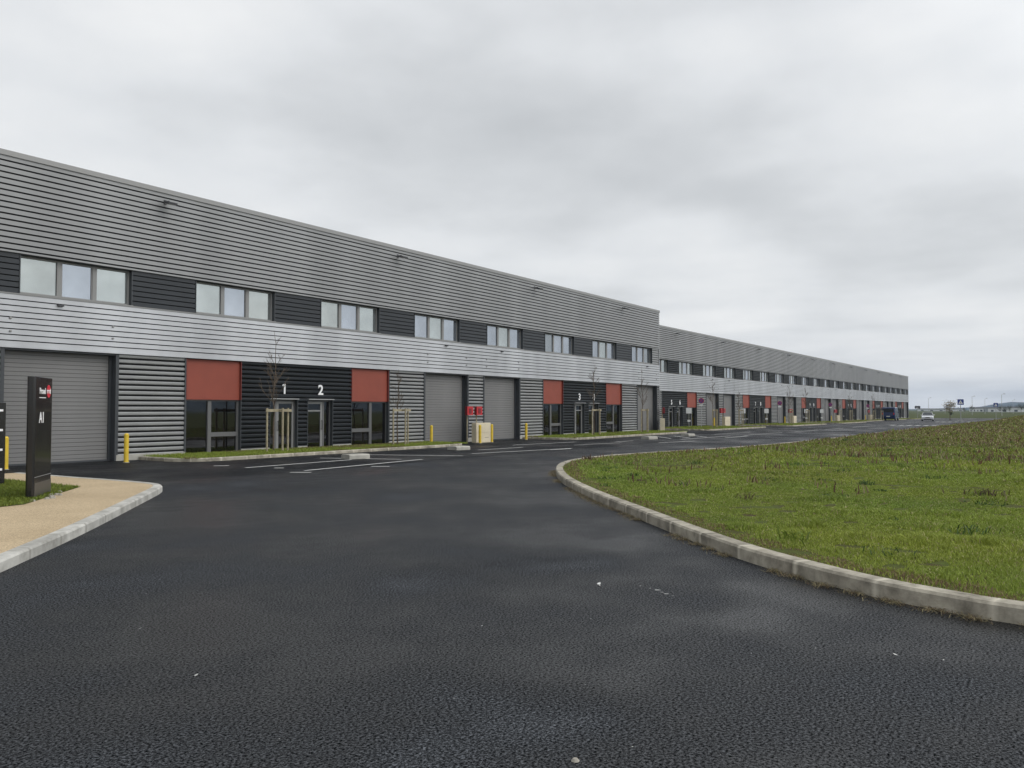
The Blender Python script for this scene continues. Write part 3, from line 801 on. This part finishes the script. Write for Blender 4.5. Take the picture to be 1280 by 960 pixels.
r = empty('direction_sign', (205,27.4,g(205)), R(-75), label='small dark sign on a grey pole right of the far warehouse end', cat='road sign')
b = MB(); b.tube((0,0,-.1),(0,0,2.9),.04,n=8); b.build('post', M['steel'], r)
b = MB(); b.box(-.55,.6,-.06,-.045,2.3,2.9); b.build('plate', M['signback'], r)
b = MB(); b.box(-.30,.2,-.064,-.061,2.35,2.5); b.build('stripe', M['signwhite'], r)

# vehicles ----------------------------------------------------------------
def vehicle(name, prof, cab, W, L_, paint, wheels, wr, loc, rz, label, cat, van=False):
    """prof/cab: side outlines in (x,z), x forward; the cabin leans inwards"""
    r = empty(name, loc, rz, label=label, cat=cat)
    def loft(mb, outline, rows, m=0):
        k = len(mb.v); n = len(outline)
        for y, fn in rows:
            for x, z in outline:
                X, Z = fn(x, z); mb.v.append((X, y, Z))
        for j in range(len(rows)-1):
            for i in range(n):
                i2 = (i+1) % n; mb.f.append((k+j*n+i, k+j*n+i2, k+(j+1)*n+i2, k+(j+1)*n+i)); mb.m.append(m); mb.uv.append(None)
        mb.f.append(tuple(k+i for i in range(n))); mb.m.append(m); mb.uv.append(None)
        mb.f.append(tuple(k+(len(rows)-1)*n+i for i in reversed(range(n)))); mb.m.append(m); mb.uv.append(None)
    cz = sum(z for x, z in prof)/len(prof)
    def shr(a): return lambda x, z: (x*(1-a*.6), cz+(z-cz)*(1-a))
    b = MB(); loft(b, prof, [(-W/2, shr(.10)), (-W/2+.07, shr(.0)), (W/2-.07, shr(.0)), (W/2, shr(.10))])
    b.build('body', M[paint], r, bevel=.03)
    def lean(y):
        return lambda x, z: (x, z)
    b = MB(); z0 = min(z for x, z in cab); z1 = max(z for x, z in cab)
    k = len(b.v); n = len(cab)
    for s_ in (-1, 1):
        for x, z in cab: b.v.append((x, s_*(W/2-.05-(z-z0)/(z1-z0)*(.10 if van else .20)), z))
    for i in range(n):
        i2 = (i+1) % n; b.f.append((i, i2, n+i2, n+i)); b.m.append(0); b.uv.append(None)
    b.f.append(tuple(range(n))); b.m.append(0); b.uv.append(None); b.f.append(tuple(reversed(range(n, 2*n)))); b.m.append(0); b.uv.append(None)
    b.build('windows', M['g_car'], r)
    rf = [p for p in cab if p[1] > z1-.12]; xs = [p[0] for p in rf]
    yr = W/2-.05-(.10 if van else .20)
    b = MB(); b.box(min(xs)-.05, max(xs)+.05, -yr-.01, yr+.01, z1-.03, z1+.03); b.build('roof', M[paint], r, bevel=.02)
    # pillars
    b = MB()
    for s_ in (-1, 1):
        lo = sorted([p for p in cab if p[1] <= z0+.02]); 
        for (xb_, xt_) in ((lo[0][0], min(xs)), (lo[-1][0], max(xs)), ((lo[0][0]+lo[-1][0])/2, (min(xs)+max(xs))/2)):
            b.tube((xb_, s_*(W/2-.05), z0), (xt_, s_*yr, z1), .035, n=6)
    b.build('pillars', M[paint], r)
    for x in wheels:
        for s_ in (-1, 1):
            t = MB(); t.tube((x, s_*(W/2-.20), wr), (x, s_*(W/2+.01), wr), wr, n=22); w_ = t.build('wheel', M['tyre'], r)
            t = MB(); t.tube((x, s_*(W/2+.0), wr), (x, s_*(W/2+.02), wr), wr*.62, n=18); t.build('rim', M['rim'], w_)
    xf = max(x for x, z in prof); xb_ = min(x for x, z in prof)
    hz = .68 if not van else .95
    for s_ in (-1, 1):
        t = MB(); t.box(xf-.22, xf+.015, s_*(W/2-.38)-.16, s_*(W/2-.38)+.16, hz-.07, hz+.08); t.build('headlight', M['lamp'], r, bevel=.03)
        t = MB(); t.box(xb_-.015, xb_+.1, s_*(W/2-.20)-.09, s_*(W/2-.20)+.09, hz-.02, hz+.25); t.build('tail_light', M['taillamp'], r, bevel=.02)
        t = MB(); t.box(xf-1.35, xf-1.2, s_*(W/2)-.02+s_*.02, s_*(W/2)+.02+s_*.16, hz+.28, hz+.42); t.build('mirror', M[paint], r, bevel=.02)
    t = MB(); t.box(xf-.02, xf+.02, -.32, .32, hz-.12, hz+.02); t.box(xf-.02, xf+.025, -.6, .6, .28, .42); t.build('grille', M['black'], r)
    t = MB(); t.box(xf+.021, xf+.03, -.26, .26, .44, .55); t.build('number_plate', M['plate'], r)
    t = MB(); t.box(xb_-.03, xb_-.016, -.26, .26, .62, .73); t.build('number_plate', M['plate'], r)
    return r
car_prof = [(-2.05,.30),(-2.12,.55),(-2.08,.88),(-1.7,.95),(1.05,.95),(1.75,.86),(2.08,.68),(2.12,.45),(2.02,.24),(-1.9,.22)]
car_cab = [(-1.85,.93),(-1.35,1.42),(-.2,1.47),(.45,1.42),(1.15,.93)]
vehicle('parked_car', car_prof, car_cab, 1.78, 4.2, 'carwhite', (-1.25,1.3), .31, (150.5,18.6,g(150)+.0), R(187), 'silver white hatchback on the far road right of the warehouses', 'car')
van_prof = [(-2.35,.35),(-2.42,.7),(-2.38,1.98),(-2.25,2.06),(.55,2.06),(.9,1.98),(1.62,1.22),(2.25,1.02),(2.42,.8),(2.42,.4),(2.3,.28),(-2.2,.28)]
van_cab = [(.62,1.24),(.62,1.90),(.80,1.93),(1.55,1.24)]
v = vehicle('parked_van', van_prof, van_cab, 2.02, 4.9, 'vanblue', (-1.55,1.55), .33, (154.0,24.9,g(154)), R(2), 'dark blue van parked before the far end of the set back warehouse', 'van', van=True)
v.scale = (1.1,1.1,1.14)
b = MB(); b.box(-2.425,-2.395,-.75,.75,1.30,1.82); b.build('rear_window', M['g_car'], v)

# far landscape ----------------------------------------------------------
def bare_tree(name, loc, H, label, seed, m='bark', spread=.45, dens=30, group=None):
    rd = random.Random(seed); r = empty(name, loc, 0, label=label, cat='tree', group=group)
    t = MB(); t.tube((0,0,-.1),(0,0,H*.55),.05*H/4,.02*H/4,6); t.build('trunk', M['bark'], r)
    c = MB()
    for i in range(dens):
        a = rd.uniform(0,6.28); e = rd.uniform(.1,1.3); z0 = H*rd.uniform(.3,.6)
        l = H*spread*rd.uniform(.6,1)
        p = Vector((0,0,z0)); q = p + Vector((math.cos(a)*math.cos(e), math.sin(a)*math.cos(e), math.sin(e)))*l
        c.tube(p, q, .02, .008, 4, cap=False)
        for j in range(12):
            t_ = rd.uniform(.3,1); b_ = p.lerp(q, t_) + Vector((rd.gauss(0,1),rd.gauss(0,1),rd.gauss(0,1)))*H*.05
            s_ = H*.022; a_ = Vector((rd.uniform(-1,1),rd.uniform(-1,1),rd.uniform(-1,1))).normalized()*s_; e_ = a_.orthogonal().normalized()*s_*.7
            c.quad(b_-a_, b_+e_, b_+a_, b_-e_)
    c.build('crown', M[m], r); return r
M['leafpale'] = mat('dry_pale_leaves', (.20,.17,.10), .8)
M['leafdark'] = mat('evergreen_leaves', (.025,.04,.018), .8)
# azimuth helper: world direction of a compass bearing measured from the building line
def at(px, dist):
    a = math.atan((px-640)/1000.0); az = R(34.475)-a
    return dist*math.cos(az), dist*math.sin(az)
x, y = at(1187, 168); bare_tree('small_tree', (x,y,g(x)), 4.9, 'small round pale tree on a thin trunk left of the crossing sign', 4, 'leafpale', .27, 30)
x, y = at(1188, 230); bare_tree('dark_shrub', (x,y,g(x)), 2.0, 'dark shrub on the verge below the small pale tree', 5, 'leafdark', .5, 30)
for i, (px, d, H, lb) in enumerate([(1250,420,5,'dark round tree right of the rightmost blue sign'),(1256,430,4.2,'dark low tree in front of the white sheds'),(1262,450,5,'middle of three dark trees in front of the white sheds'),(1276,400,6,'dark tree at the right edge before the hills'),
                                (1215,500,5,'slim distant tree between the two blue signs'),(1205,480,3.6,'low distant bush left of the slim tree')]):
    x, y = at(px, d); bare_tree('distant_tree', (x,y,-.475), H, lb, 20+i, 'leafdark', .42, 26, group='distant trees by the hills')
for i, (px, d, w_, h_, mm, lb) in enumerate([(1262,900,36,3.2,'farwall','low white shed at the foot of the hills, left one'),(1284,860,44,3.6,'farwall','white shed at the right edge below the hills'),(1236,1000,36,3.4,'farwall2','grey distant shed left of the white sheds'),
                                (1176,1300,60,2.4,'farwall','long low white greenhouse on the horizon right of the car'),(1222,1000,16,3.2,'farwall','small white distant house between the blue signs')]):
    x, y = at(px, d); az = math.atan2(y, x)
    r = empty('distant_building', (x,y,-.5), az, label=lb, cat='building', group='distant buildings at the foot of the hills')
    b = MB(); b.box(0,12,-w_/2,w_/2,-1,h_); b.build('wall', M[mm], r)
    b = MB(); b.prism([(-w_/2-.4,h_),(w_/2+.4,h_),(w_/2-1,h_+1.4),(-w_/2+1,h_+1.4)], -.3,12.3,0,'x'); b.build('roof', M['roof'], r)
    b = MB()
    for k in range(5): b.box(-.05,0,-w_/2+w_*(k+.35)/5.,-w_/2+w_*(k+.65)/5.,.2,h_*.6)
    b.build('doors', M['trim'], r)
def lamp():
    r = empty('street_lamp', (0,0,0)); b = MB(); b.tube((0,0,-.1),(0,0,7.5),.09,.05,8); b.tube((0,0,7.4),(0,-1.2,7.7),.04,n=6); b.build('pole', M['steel'], r)
    b = MB(); b.box(-.15,.15,-1.8,-1.1,7.65,7.78); b.build('lamp_head', M['signback'], r); return r
LM = lamp(); u = []
for px, d, lb in [(1160.5,420,'thin street lamp above the white car'),(1181,520,'thin street lamp left of the small pale tree'),(1215,380,'thin street lamp right of the crossing sign'),(1231,460,'thin street lamp between the two blue signs'),(1252,330,'thin street lamp just right of the rightmost blue sign'),(1266,520,'farthest thin street lamp by the white sheds')]:
    x, y = at(px, d); put(LM, u, (x,y,-.475), R(60), lb, cat='street lamp', group='street lamps on the far road')

# hills
hb = MB(); rd = random.Random(2)
N_ = 120; prev = None
for i in range(N_+1):
    az = R(30 - 100*i/N_)
    # crest heights (m) at 5 km
    deg = math.degrees(az)
    t = max(0, (7.7-deg)/7.5)
    hh = 4 + 44*min(1, t)**1.1 + (10*math.sin(deg*.9)+5*math.sin(deg*2.3+1)+2.5*math.sin(deg*6.1))*min(1, t+.1) + (26*min(1,max(0,(0-deg)/20)))
    hh = max(hh, 2.5)
    row = []
    for d, f in ((4000,0),(4400,.45),(4800,.8),(5000,1.0),(5200,.9)):
        n_ = (math.sin(deg*3+d*.01)+math.sin(deg*7.7+d*.02))*.04*f
        row.append((d*math.cos(az), d*math.sin(az), -.6 + hh*(f+n_)))
    if prev:
        for a, b_, c_, d_ in zip(prev, prev[1:], row[1:], row): hb.quad(a, b_, c_, d_)
    prev = row
o = hb.build('hills', M['hill'], smooth=True); o['kind'] = 'structure'

# ------------------------------------------------------------------ grass
def vnoise(x, y, s, seed):
    """smooth value noise"""
    rg = np.random.default_rng(seed); T = rg.random((256,256))
    X = x/s+1000; Y = y/s+1000; xi = np.floor(X).astype(int); yi = np.floor(Y).astype(int); fx = X-xi; fy = Y-yi
    fx = fx*fx*(3-2*fx); fy = fy*fy*(3-2*fy)
    a = T[xi%256, yi%256]; b = T[(xi+1)%256, yi%256]; c = T[xi%256, (yi+1)%256]; d = T[(xi+1)%256, (yi+1)%256]
    return (a*(1-fx)+b*fx)*(1-fy)+(c*(1-fx)+d*fx)*fy
def inside(x, y, poly):
    r = np.zeros(len(x), bool); n = len(poly); j = n-1
    for i in range(n):
        xi, yi = poly[i]; xj, yj = poly[j]
        if yi != yj:
            r ^= ((yi > y) != (yj > y)) & (x < (xj-xi)*(y-yi)/(yj-yi)+xi)
        j = i
    return r
def blades(name, x, y, z0, h, w, lean, tint, label=None, cat=None):
    n = len(x); a = rng.random(n)*6.283; b = rng.random(n)*6.283
    dx = np.cos(a)*w/2; dy = np.sin(a)*w/2
    lx = np.cos(b)*lean*h; ly = np.sin(b)*lean*h
    gz = np.array(-.0025*np.clip(x-60, 0, 190))+z0+(mound(x, y) if name in ('grass','dry_weeds','field_weeds') else 0)
    V = np.empty((n,5,3), np.float32)
    V[:,0] = np.stack([x-dx, y-dy, gz], 1); V[:,1] = np.stack([x+dx, y+dy, gz], 1)
    V[:,2] = np.stack([x+dx*.75+lx*.35, y+dy*.75+ly*.35, gz+h*.6], 1); V[:,3] = np.stack([x-dx*.75+lx*.35, y-dy*.75+ly*.35, gz+h*.6], 1)
    V[:,4] = np.stack([x+lx, y+ly, gz+h*(1-.25*lean)], 1)
    me = bpy.data.meshes.new(name)
    me.vertices.add(n*5); me.vertices.foreach_set('co', V.ravel())
    base = np.arange(n)[:,None]*5
    loops = np.concatenate([base+np.array([0,1,2,3]), base+np.array([3,2,4])], 1).astype(np.int32)
    me.loops.add(n*7); me.loops.foreach_set('vertex_index', loops.ravel())
    me.polygons.add(n*2)
    st = (np.arange(n)[:,None]*7+np.array([0,4])).astype(np.int32); me.polygons.foreach_set('loop_start', st.ravel())
    me.update(calc_edges=True); me.validate()
    ca = me.color_attributes.new('tint', 'FLOAT_COLOR', 'POINT')
    C = np.ones((n,5,4), np.float32); C[:,:,:3] = tint[:,None,:]
    ca.data.foreach_set('color', C.ravel()); me.materials.append(M['blade'])
    o = bpy.data.objects.new(name, me); COL.objects.link(o); o['kind'] = 'stuff'
    if label: o['label'] = label; o['category'] = cat
    return o
GREEN = np.array([.205,.285,.048]); YEL = np.array([.31,.35,.055]); DARKG = np.array([.065,.115,.028]); BROWN = np.array([.17,.120,.070]); STRAW = np.array([.42,.36,.20]); RUST = np.array([.17,.095,.065])
def polar_points(n, d0, d1, a0, a1, p):
    """density falls with distance"""
    t = rng.random(n); d = (d0**p + t*(d1**p-d0**p))**(1/p); a = np.radians(a0+rng.random(n)*(a1-a0))
    return d*np.cos(a), d*np.sin(a), d
# the field
xs, ys, hs, ws, tn, ln = [], [], [], [], [], []
for (n, d0, d1, a0, a1, p) in [(560000, 7.3, 22, -12, 42, .9), (190000, 20, 60, -10, 32, .8), (150000, 55, 230, -8, 14, .8)]:
    x, y, d = polar_points(n, d0, d1, a0, a1, p); k = inside(x, y, IPOLY); x, y, d = x[k], y[k], d[k]
    edge = np.full(len(x), 1e9)
    E_ = np.array(inner)[::2]
    E_ = E_[E_[:,0] < 40]
    for i in range(0, len(x), 20000):
        dd = np.hypot(x[i:i+20000,None]-E_[None,:,0], y[i:i+20000,None]-E_[None,:,1]); edge[i:i+20000] = dd.min(1)
    c1 = vnoise(x, y, 1.3, 1); c2 = vnoise(x, y, .35, 2); c3 = vnoise(x, y, 5.0, 3); c4 = vnoise(x, y, 12, 4); c5 = vnoise(x, y, .7, 5)
    # bare dirt along the kerb and in small patches
    keep = (rng.random(len(x)) < np.clip(edge/.6+ (c2-.35)*1.3, .08, 1)) & ~((c2 < .20) & (c1 < .5))
    x, y, d, c1, c2, c3, c4, c5, edge = [q[keep] for q in (x, y, d, c1, c2, c3, c4, c5, edge)]
    h = (.016 + .045*c1*c1 + .055*c2*c1 + .07*np.clip((c5-.62)*4, 0, 1)*c2)*(.6+.8*rng.random(len(x)))*(1+np.clip(d-18,0,60)/70)
    h *= np.clip(.45+edge*.9, .4, 1)
    w = .0055 + .0015*np.clip(d-6, 0, 250)*(.5+.5*rng.random(len(x))); w = np.minimum(w, .14)
    dry = np.clip((d*np.cos(.0)+ (12-y)*.75-27)/26 + (c3-.5)*1.0 + (c4-.5)*.7 + (c1-.5)*.4, 0, 1)*.9
    r1 = np.clip(.25+.9*(vnoise(x, y, 2.1, 6)-.3)+.35*(rng.random(len(x))-.5), 0, 1)[:,None]
    T = GREEN*(1-r1) + YEL*r1
    T = T*(1-(.45*(1-c1)*(c2))[:,None]) + DARKG*(.45*(1-c1)*c2)[:,None]
    pick = rng.random(len(x)) < dry*.45
    alt = np.where((rng.random(len(x)) < .55)[:,None], BROWN, np.where((rng.random(len(x)) < .5)[:,None], RUST, STRAW*.8))
    T = np.where(pick[:,None], alt, T)
    T = T*(1-.30*dry[:,None]*(~pick)[:,None]) 
    st = rng.random(len(x)) < .05; T = np.where(st[:,None], STRAW, T)
    ed = (edge < .45) & (rng.random(len(x)) < .5); T = np.where(ed[:,None], BROWN*1.3, T)
    T = T*(.75+.5*rng.random(len(x)))[:,None]
    xs.append(x); ys.append(y); hs.append(h); ws.append(w); tn.append(T); ln.append(.25+.75*rng.random(len(x)))
A = lambda q: np.concatenate(q)
blades('grass', A(xs), A(ys), .12, A(hs), A(ws), A(ln), A(tn), 'rough green and brownish grass of the field behind the kerb', 'grass')
# taller dry weed stems
x, y, d = polar_points(30000, 16, 190, -8, 34, .9); k = inside(x, y, IPOLY); x, y, d = x[k], y[k], d[k]
cl = vnoise(x, y, 3.2, 9); cc = vnoise(x, y, .8, 10); k = (cl*.6+cc*.5 + np.clip((d+(12-y)*.8-30)/130, -.2, .2)) > .66; x, y, d = x[k], y[k], d[k]
n = len(x); r1 = rng.random(n)[:,None]
T = np.where(r1 < .5, RUST, np.where(r1 < .8, STRAW*.75, BROWN*.8))*(.6+.6*rng.random(n))[:,None]
blades('dry_weeds', x, y, .12, .08+.16*rng.random(n), np.minimum(.008+.0012*d, .09), .1+.5*rng.random(n), T, 'dry reddish and straw coloured weed stems in the field', 'weeds')
# broad-leaf weeds: dark rosettes and tussocks near the camera
cx, cy, cd = polar_points(200, 8.5, 60, -6, 34, 1.0); k = inside(cx, cy, IPOLY); cx, cy, cd = cx[k], cy[k], cd[k]
X, Y, Hh, W_, T, Ln = [], [], [], [], [], []
for a_, b_, d_ in zip(cx, cy, cd):
    m_ = rng.integers(14, 60); rr = rng.uniform(.10, .34); kind = rng.random()
    X.append(a_+rng.normal(0, rr*.5, m_)); Y.append(b_+rng.normal(0, rr*.5, m_))
    Hh.append(rng.uniform(.05, .16)*(.6+.7*rng.random(m_))); W_.append(rng.uniform(.012, .03)*np.ones(m_)); Ln.append(.5+.6*rng.random(m_))
    c_ = DARKG if kind < .6 else (GREEN*.7 if kind < .85 else BROWN*.6)
    T.append(c_[None,:]*(.6+.7*rng.random(m_))[:,None])
blades('field_weeds', A(X), A(Y), .12, A(Hh), A(W_), A(Ln), A(T), 'dark tussocks and broad leaved weeds scattered in the grass', 'weeds')
# lawn at left and strips
x = -4+rng.random(90000)*12.6; y = 14+rng.random(90000)*6; k = inside(x, y, LP); x, y = x[k], y[k]; n = len(x); r1 = rng.random(n)[:,None]
blades('grass', x, y, .13, .03+.035*rng.random(n), .010+.006*rng.random(n), .3+.6*rng.random(n), (GREEN*.75*(1-r1)+YEL*.6*r1)*(.7+.5*rng.random(n))[:,None], 'short green lawn round the black totem', 'grass')
lab = ['green verge in front of doors 1 and 2','green verge in front of doors 3 and 4']
for i, (x0, x1, y0, y1) in enumerate(STR):
    n = 26000 if i == 0 else (16000 if i == 1 else 6000)
    x = x0+rng.random(n)*(x1-x0); y = y0+rng.random(n)*(y1-y0); r1 = rng.random(n)[:,None]
    T = (GREEN*(1-r1)+YEL*.9*r1)*(.65+.5*rng.random(n))[:,None]
    T = np.where((vnoise(x, y, 1.1, 30) < .3)[:,None] & (rng.random(n) < .6)[:,None], BROWN, T)
    blades('verge_grass', x, y, .10, .05+.06*rng.random(n), np.full(n, .018 if i == 0 else .03 if i == 1 else .07), .3+.6*rng.random(n), T,
           lab[i] if i < 2 else 'grass verge along the set back warehouse, number %d of the row from the near end' % (i-1), 'verge')
# straw caught along the kerb foot
cl = np.array(isl_l); cl = cl[(cl[:,0] < 19) & (cl[:,1] > -3)]
idx = rng.integers(0, len(cl), 9000)
x = cl[idx,0] - np.abs(rng.normal(0, .05, 9000))*.75; y = cl[idx,1] + np.abs(rng.normal(0, .05, 9000))*.6; x += rng.normal(0, .07, 9000); y += rng.normal(0,.07,9000)
k = ~inside(x, y, [tuple(p) for p in isl_l] + [(240,-220),(-10,-220),(7.9,-30)]); k &= ((vnoise(x, y, .9, 40) > .42) | (y < 2.6)); x, y = x[k], y[k]; n = len(x)
blades('straw_litter', x, y, .004, .02+.035*rng.random(n), np.full(n, .005), 1.5+2*rng.random(n), np.where(rng.random((n,1)) < .6, STRAW*.7, BROWN*.9)*(.6+.6*rng.random(n))[:,None], 'dry straw gathered at the foot of the curved kerb', 'litter')
# one pebble on the asphalt
pb = MB(); pb.tube((0,0,0),(0,0,.012),.022,.012,n=7); o = pb.build('pebble', M['stone'], loc=(3.41,1.97,.002)); tag(o, 'small pale pebble on the asphalt at the bottom edge', 'pebble')

# ------------------------------------------------------------------ haze
HZ = True
if HZ:
    m = bpy.data.materials.new('haze'); m.use_nodes = True; N = m.node_tree.nodes; L = m.node_tree.links
    N.remove(N['Principled BSDF']); pv = N.new('ShaderNodeVolumePrincipled'); pv.inputs['Color'].default_value = (.62,.77,1,1); pv.inputs['Density'].default_value = .00011; pv.inputs['Anisotropy'].default_value = .2
    L.new(pv.outputs[0], N['Material Output'].inputs['Volume'])
    b = MB(); b.box(-5900,5900,-5900,5900,-1.8,115); o = b.build('haze', m); o['kind'] = 'stuff'; o['label'] = 'pale blue distance haze'; o['category'] = 'haze'

# ------------------------------------------------------------------ sky and sun
SUN_AZ, SUN_EL = R(-75), R(42)       # world direction the light comes from
w = bpy.data.worlds.new('World'); sc.world = w; w.use_nodes = True
N = w.node_tree.nodes; L = w.node_tree.links; bg = N['Background']
sky = N.new('ShaderNodeTexSky'); sky.sky_type = 'NISHITA'; sky.sun_disc = False; sky.sun_elevation = SUN_EL; sky.sun_rotation = R(90)-SUN_AZ; sky.air_density = 1.5; sky.dust_density = 3
tc = N.new('ShaderNodeTexCoord'); D_ = tc.outputs['Generated']
sp = N.new('ShaderNodeSeparateXYZ'); L.new(D_, sp.inputs[0])
zz = math_(N, L, 'ADD', math_(N, L, 'MAXIMUM', sp.outputs[2], 0.0), .10)
px_ = math_(N, L, 'DIVIDE', sp.outputs[0], zz); py_ = math_(N, L, 'DIVIDE', sp.outputs[1], zz)
cb = N.new('ShaderNodeCombineXYZ'); L.new(px_, cb.inputs[0]); L.new(py_, cb.inputs[1])
n1 = noise(N, L, cb.outputs[0], .75, 6, .5); 
mp = N.new('ShaderNodeMapping'); mp.inputs['Location'].default_value = (3.3, 1.2, 7); mp.inputs['Scale'].default_value = (3.0,3.0,6.5); L.new(D_, mp.inputs[0])
n2 = noise(N, L, mp.outputs[0], 1.0, 5, .5)
mp3 = N.new('ShaderNodeMapping'); mp3.inputs['Location'].default_value = (1.3, 4.2, .4); mp3.inputs['Scale'].default_value = (2.0,2.0,26); L.new(D_, mp3.inputs[0])
n3 = noise(N, L, mp3.outputs[0], 1.0, 4, .5)
low = N.new('ShaderNodeMapRange'); low.inputs['From Min'].default_value = .0; low.inputs['From Max'].default_value = .22; low.inputs['To Min'].default_value = .5; low.inputs['To Max'].default_value = .0; L.new(sp.outputs[2], low.inputs['Value'])
f = math_(N, L, 'ADD', math_(N, L, 'MULTIPLY', n1, .55), math_(N, L, 'MULTIPLY', n2, .45))
f = math_(N, L, 'ADD', f, math_(N, L, 'MULTIPLY', math_(N, L, 'SUBTRACT', n3, .46), low.outputs[0]))
def blob(az, el, r, amp):
    d = Vector((math.cos(R(el))*math.cos(R(az)), math.cos(R(el))*math.sin(R(az)), math.sin(R(el))))
    dp = N.new('ShaderNodeVectorMath'); dp.operation = 'DOT_PRODUCT'; dp.inputs[1].default_value = d; L.new(D_, dp.inputs[0])
    c = math.cos(R(r)); mr = N.new('ShaderNodeMapRange'); mr.interpolation_type = 'SMOOTHSTEP'
    mr.inputs['From Min'].default_value = c; mr.inputs['From Max'].default_value = 1; mr.inputs['To Min'].default_value = 0; mr.inputs['To Max'].default_value = amp
    L.new(dp.outputs['Value'], mr.inputs['Value']); return mr.outputs[0]
for b_ in [(38,16,16,-.03),(12,14,12,-.03),(60,16,24,.10),(6,2,9,.07),(-2,18,12,.03),(20,6,8,.05),(28,30,14,.05)]:
    f = math_(N, L, 'ADD', f, blob(*b_))
cc_ = ramp(N, L, f, [(.32, (.57,.59,.61)), (.43, (.68,.70,.72)), (.53, (.80,.82,.84)), (.66, (.92,.93,.935))])
# unseen sky on the sun's side, brightness added to light the facade
sb = blob(-75, 42, 75, 1.0)
br = math_(N, L, 'ADD', 1.0, math_(N, L, 'MULTIPLY', sb, .9))
vm = N.new('ShaderNodeVectorMath'); vm.operation = 'SCALE'; L.new(cc_, vm.inputs[0]); L.new(math_(N, L, 'MULTIPLY', br, 10.0), vm.inputs['Scale'])
out = mixc(N, L, .94, sky.outputs[0], vm.outputs[0])
L.new(out, bg.inputs['Color']); bg.inputs['Strength'].default_value = .1
sd = bpy.data.lights.new('sun', 'SUN'); sd.energy = .9; sd.angle = R(28); sd.color = (1,.965,.92)
so = bpy.data.objects.new('sun', sd); COL.objects.link(so)
dv = Vector((math.cos(SUN_EL)*math.cos(SUN_AZ), math.cos(SUN_EL)*math.sin(SUN_AZ), math.sin(SUN_EL)))
so.rotation_euler = dv.to_track_quat('Z', 'Y').to_euler(); so.location = (0,-20,40)

# ------------------------------------------------------------------ camera
cd_ = bpy.data.cameras.new('camera'); cam = bpy.data.objects.new('camera', cd_); COL.objects.link(cam)
cd_.sensor_width = 36; cd_.lens = 28.125; cd_.clip_end = 20000; cd_.clip_start = .05
cam.location = (0,0,1.7); cam.rotation_euler = (R(90+1.8328), 0, R(34.4754-90))
sc.camera = cam
sc.view_settings.view_transform = 'Standard'; sc.view_settings.look = 'None'; sc.view_settings.gamma = 1; sc.view_settings.exposure = 0
sc.view_settings.use_curve_mapping = False
sc.cycles.max_bounces = 6; sc.cycles.volume_bounces = 0; sc.cycles.use_denoising = True
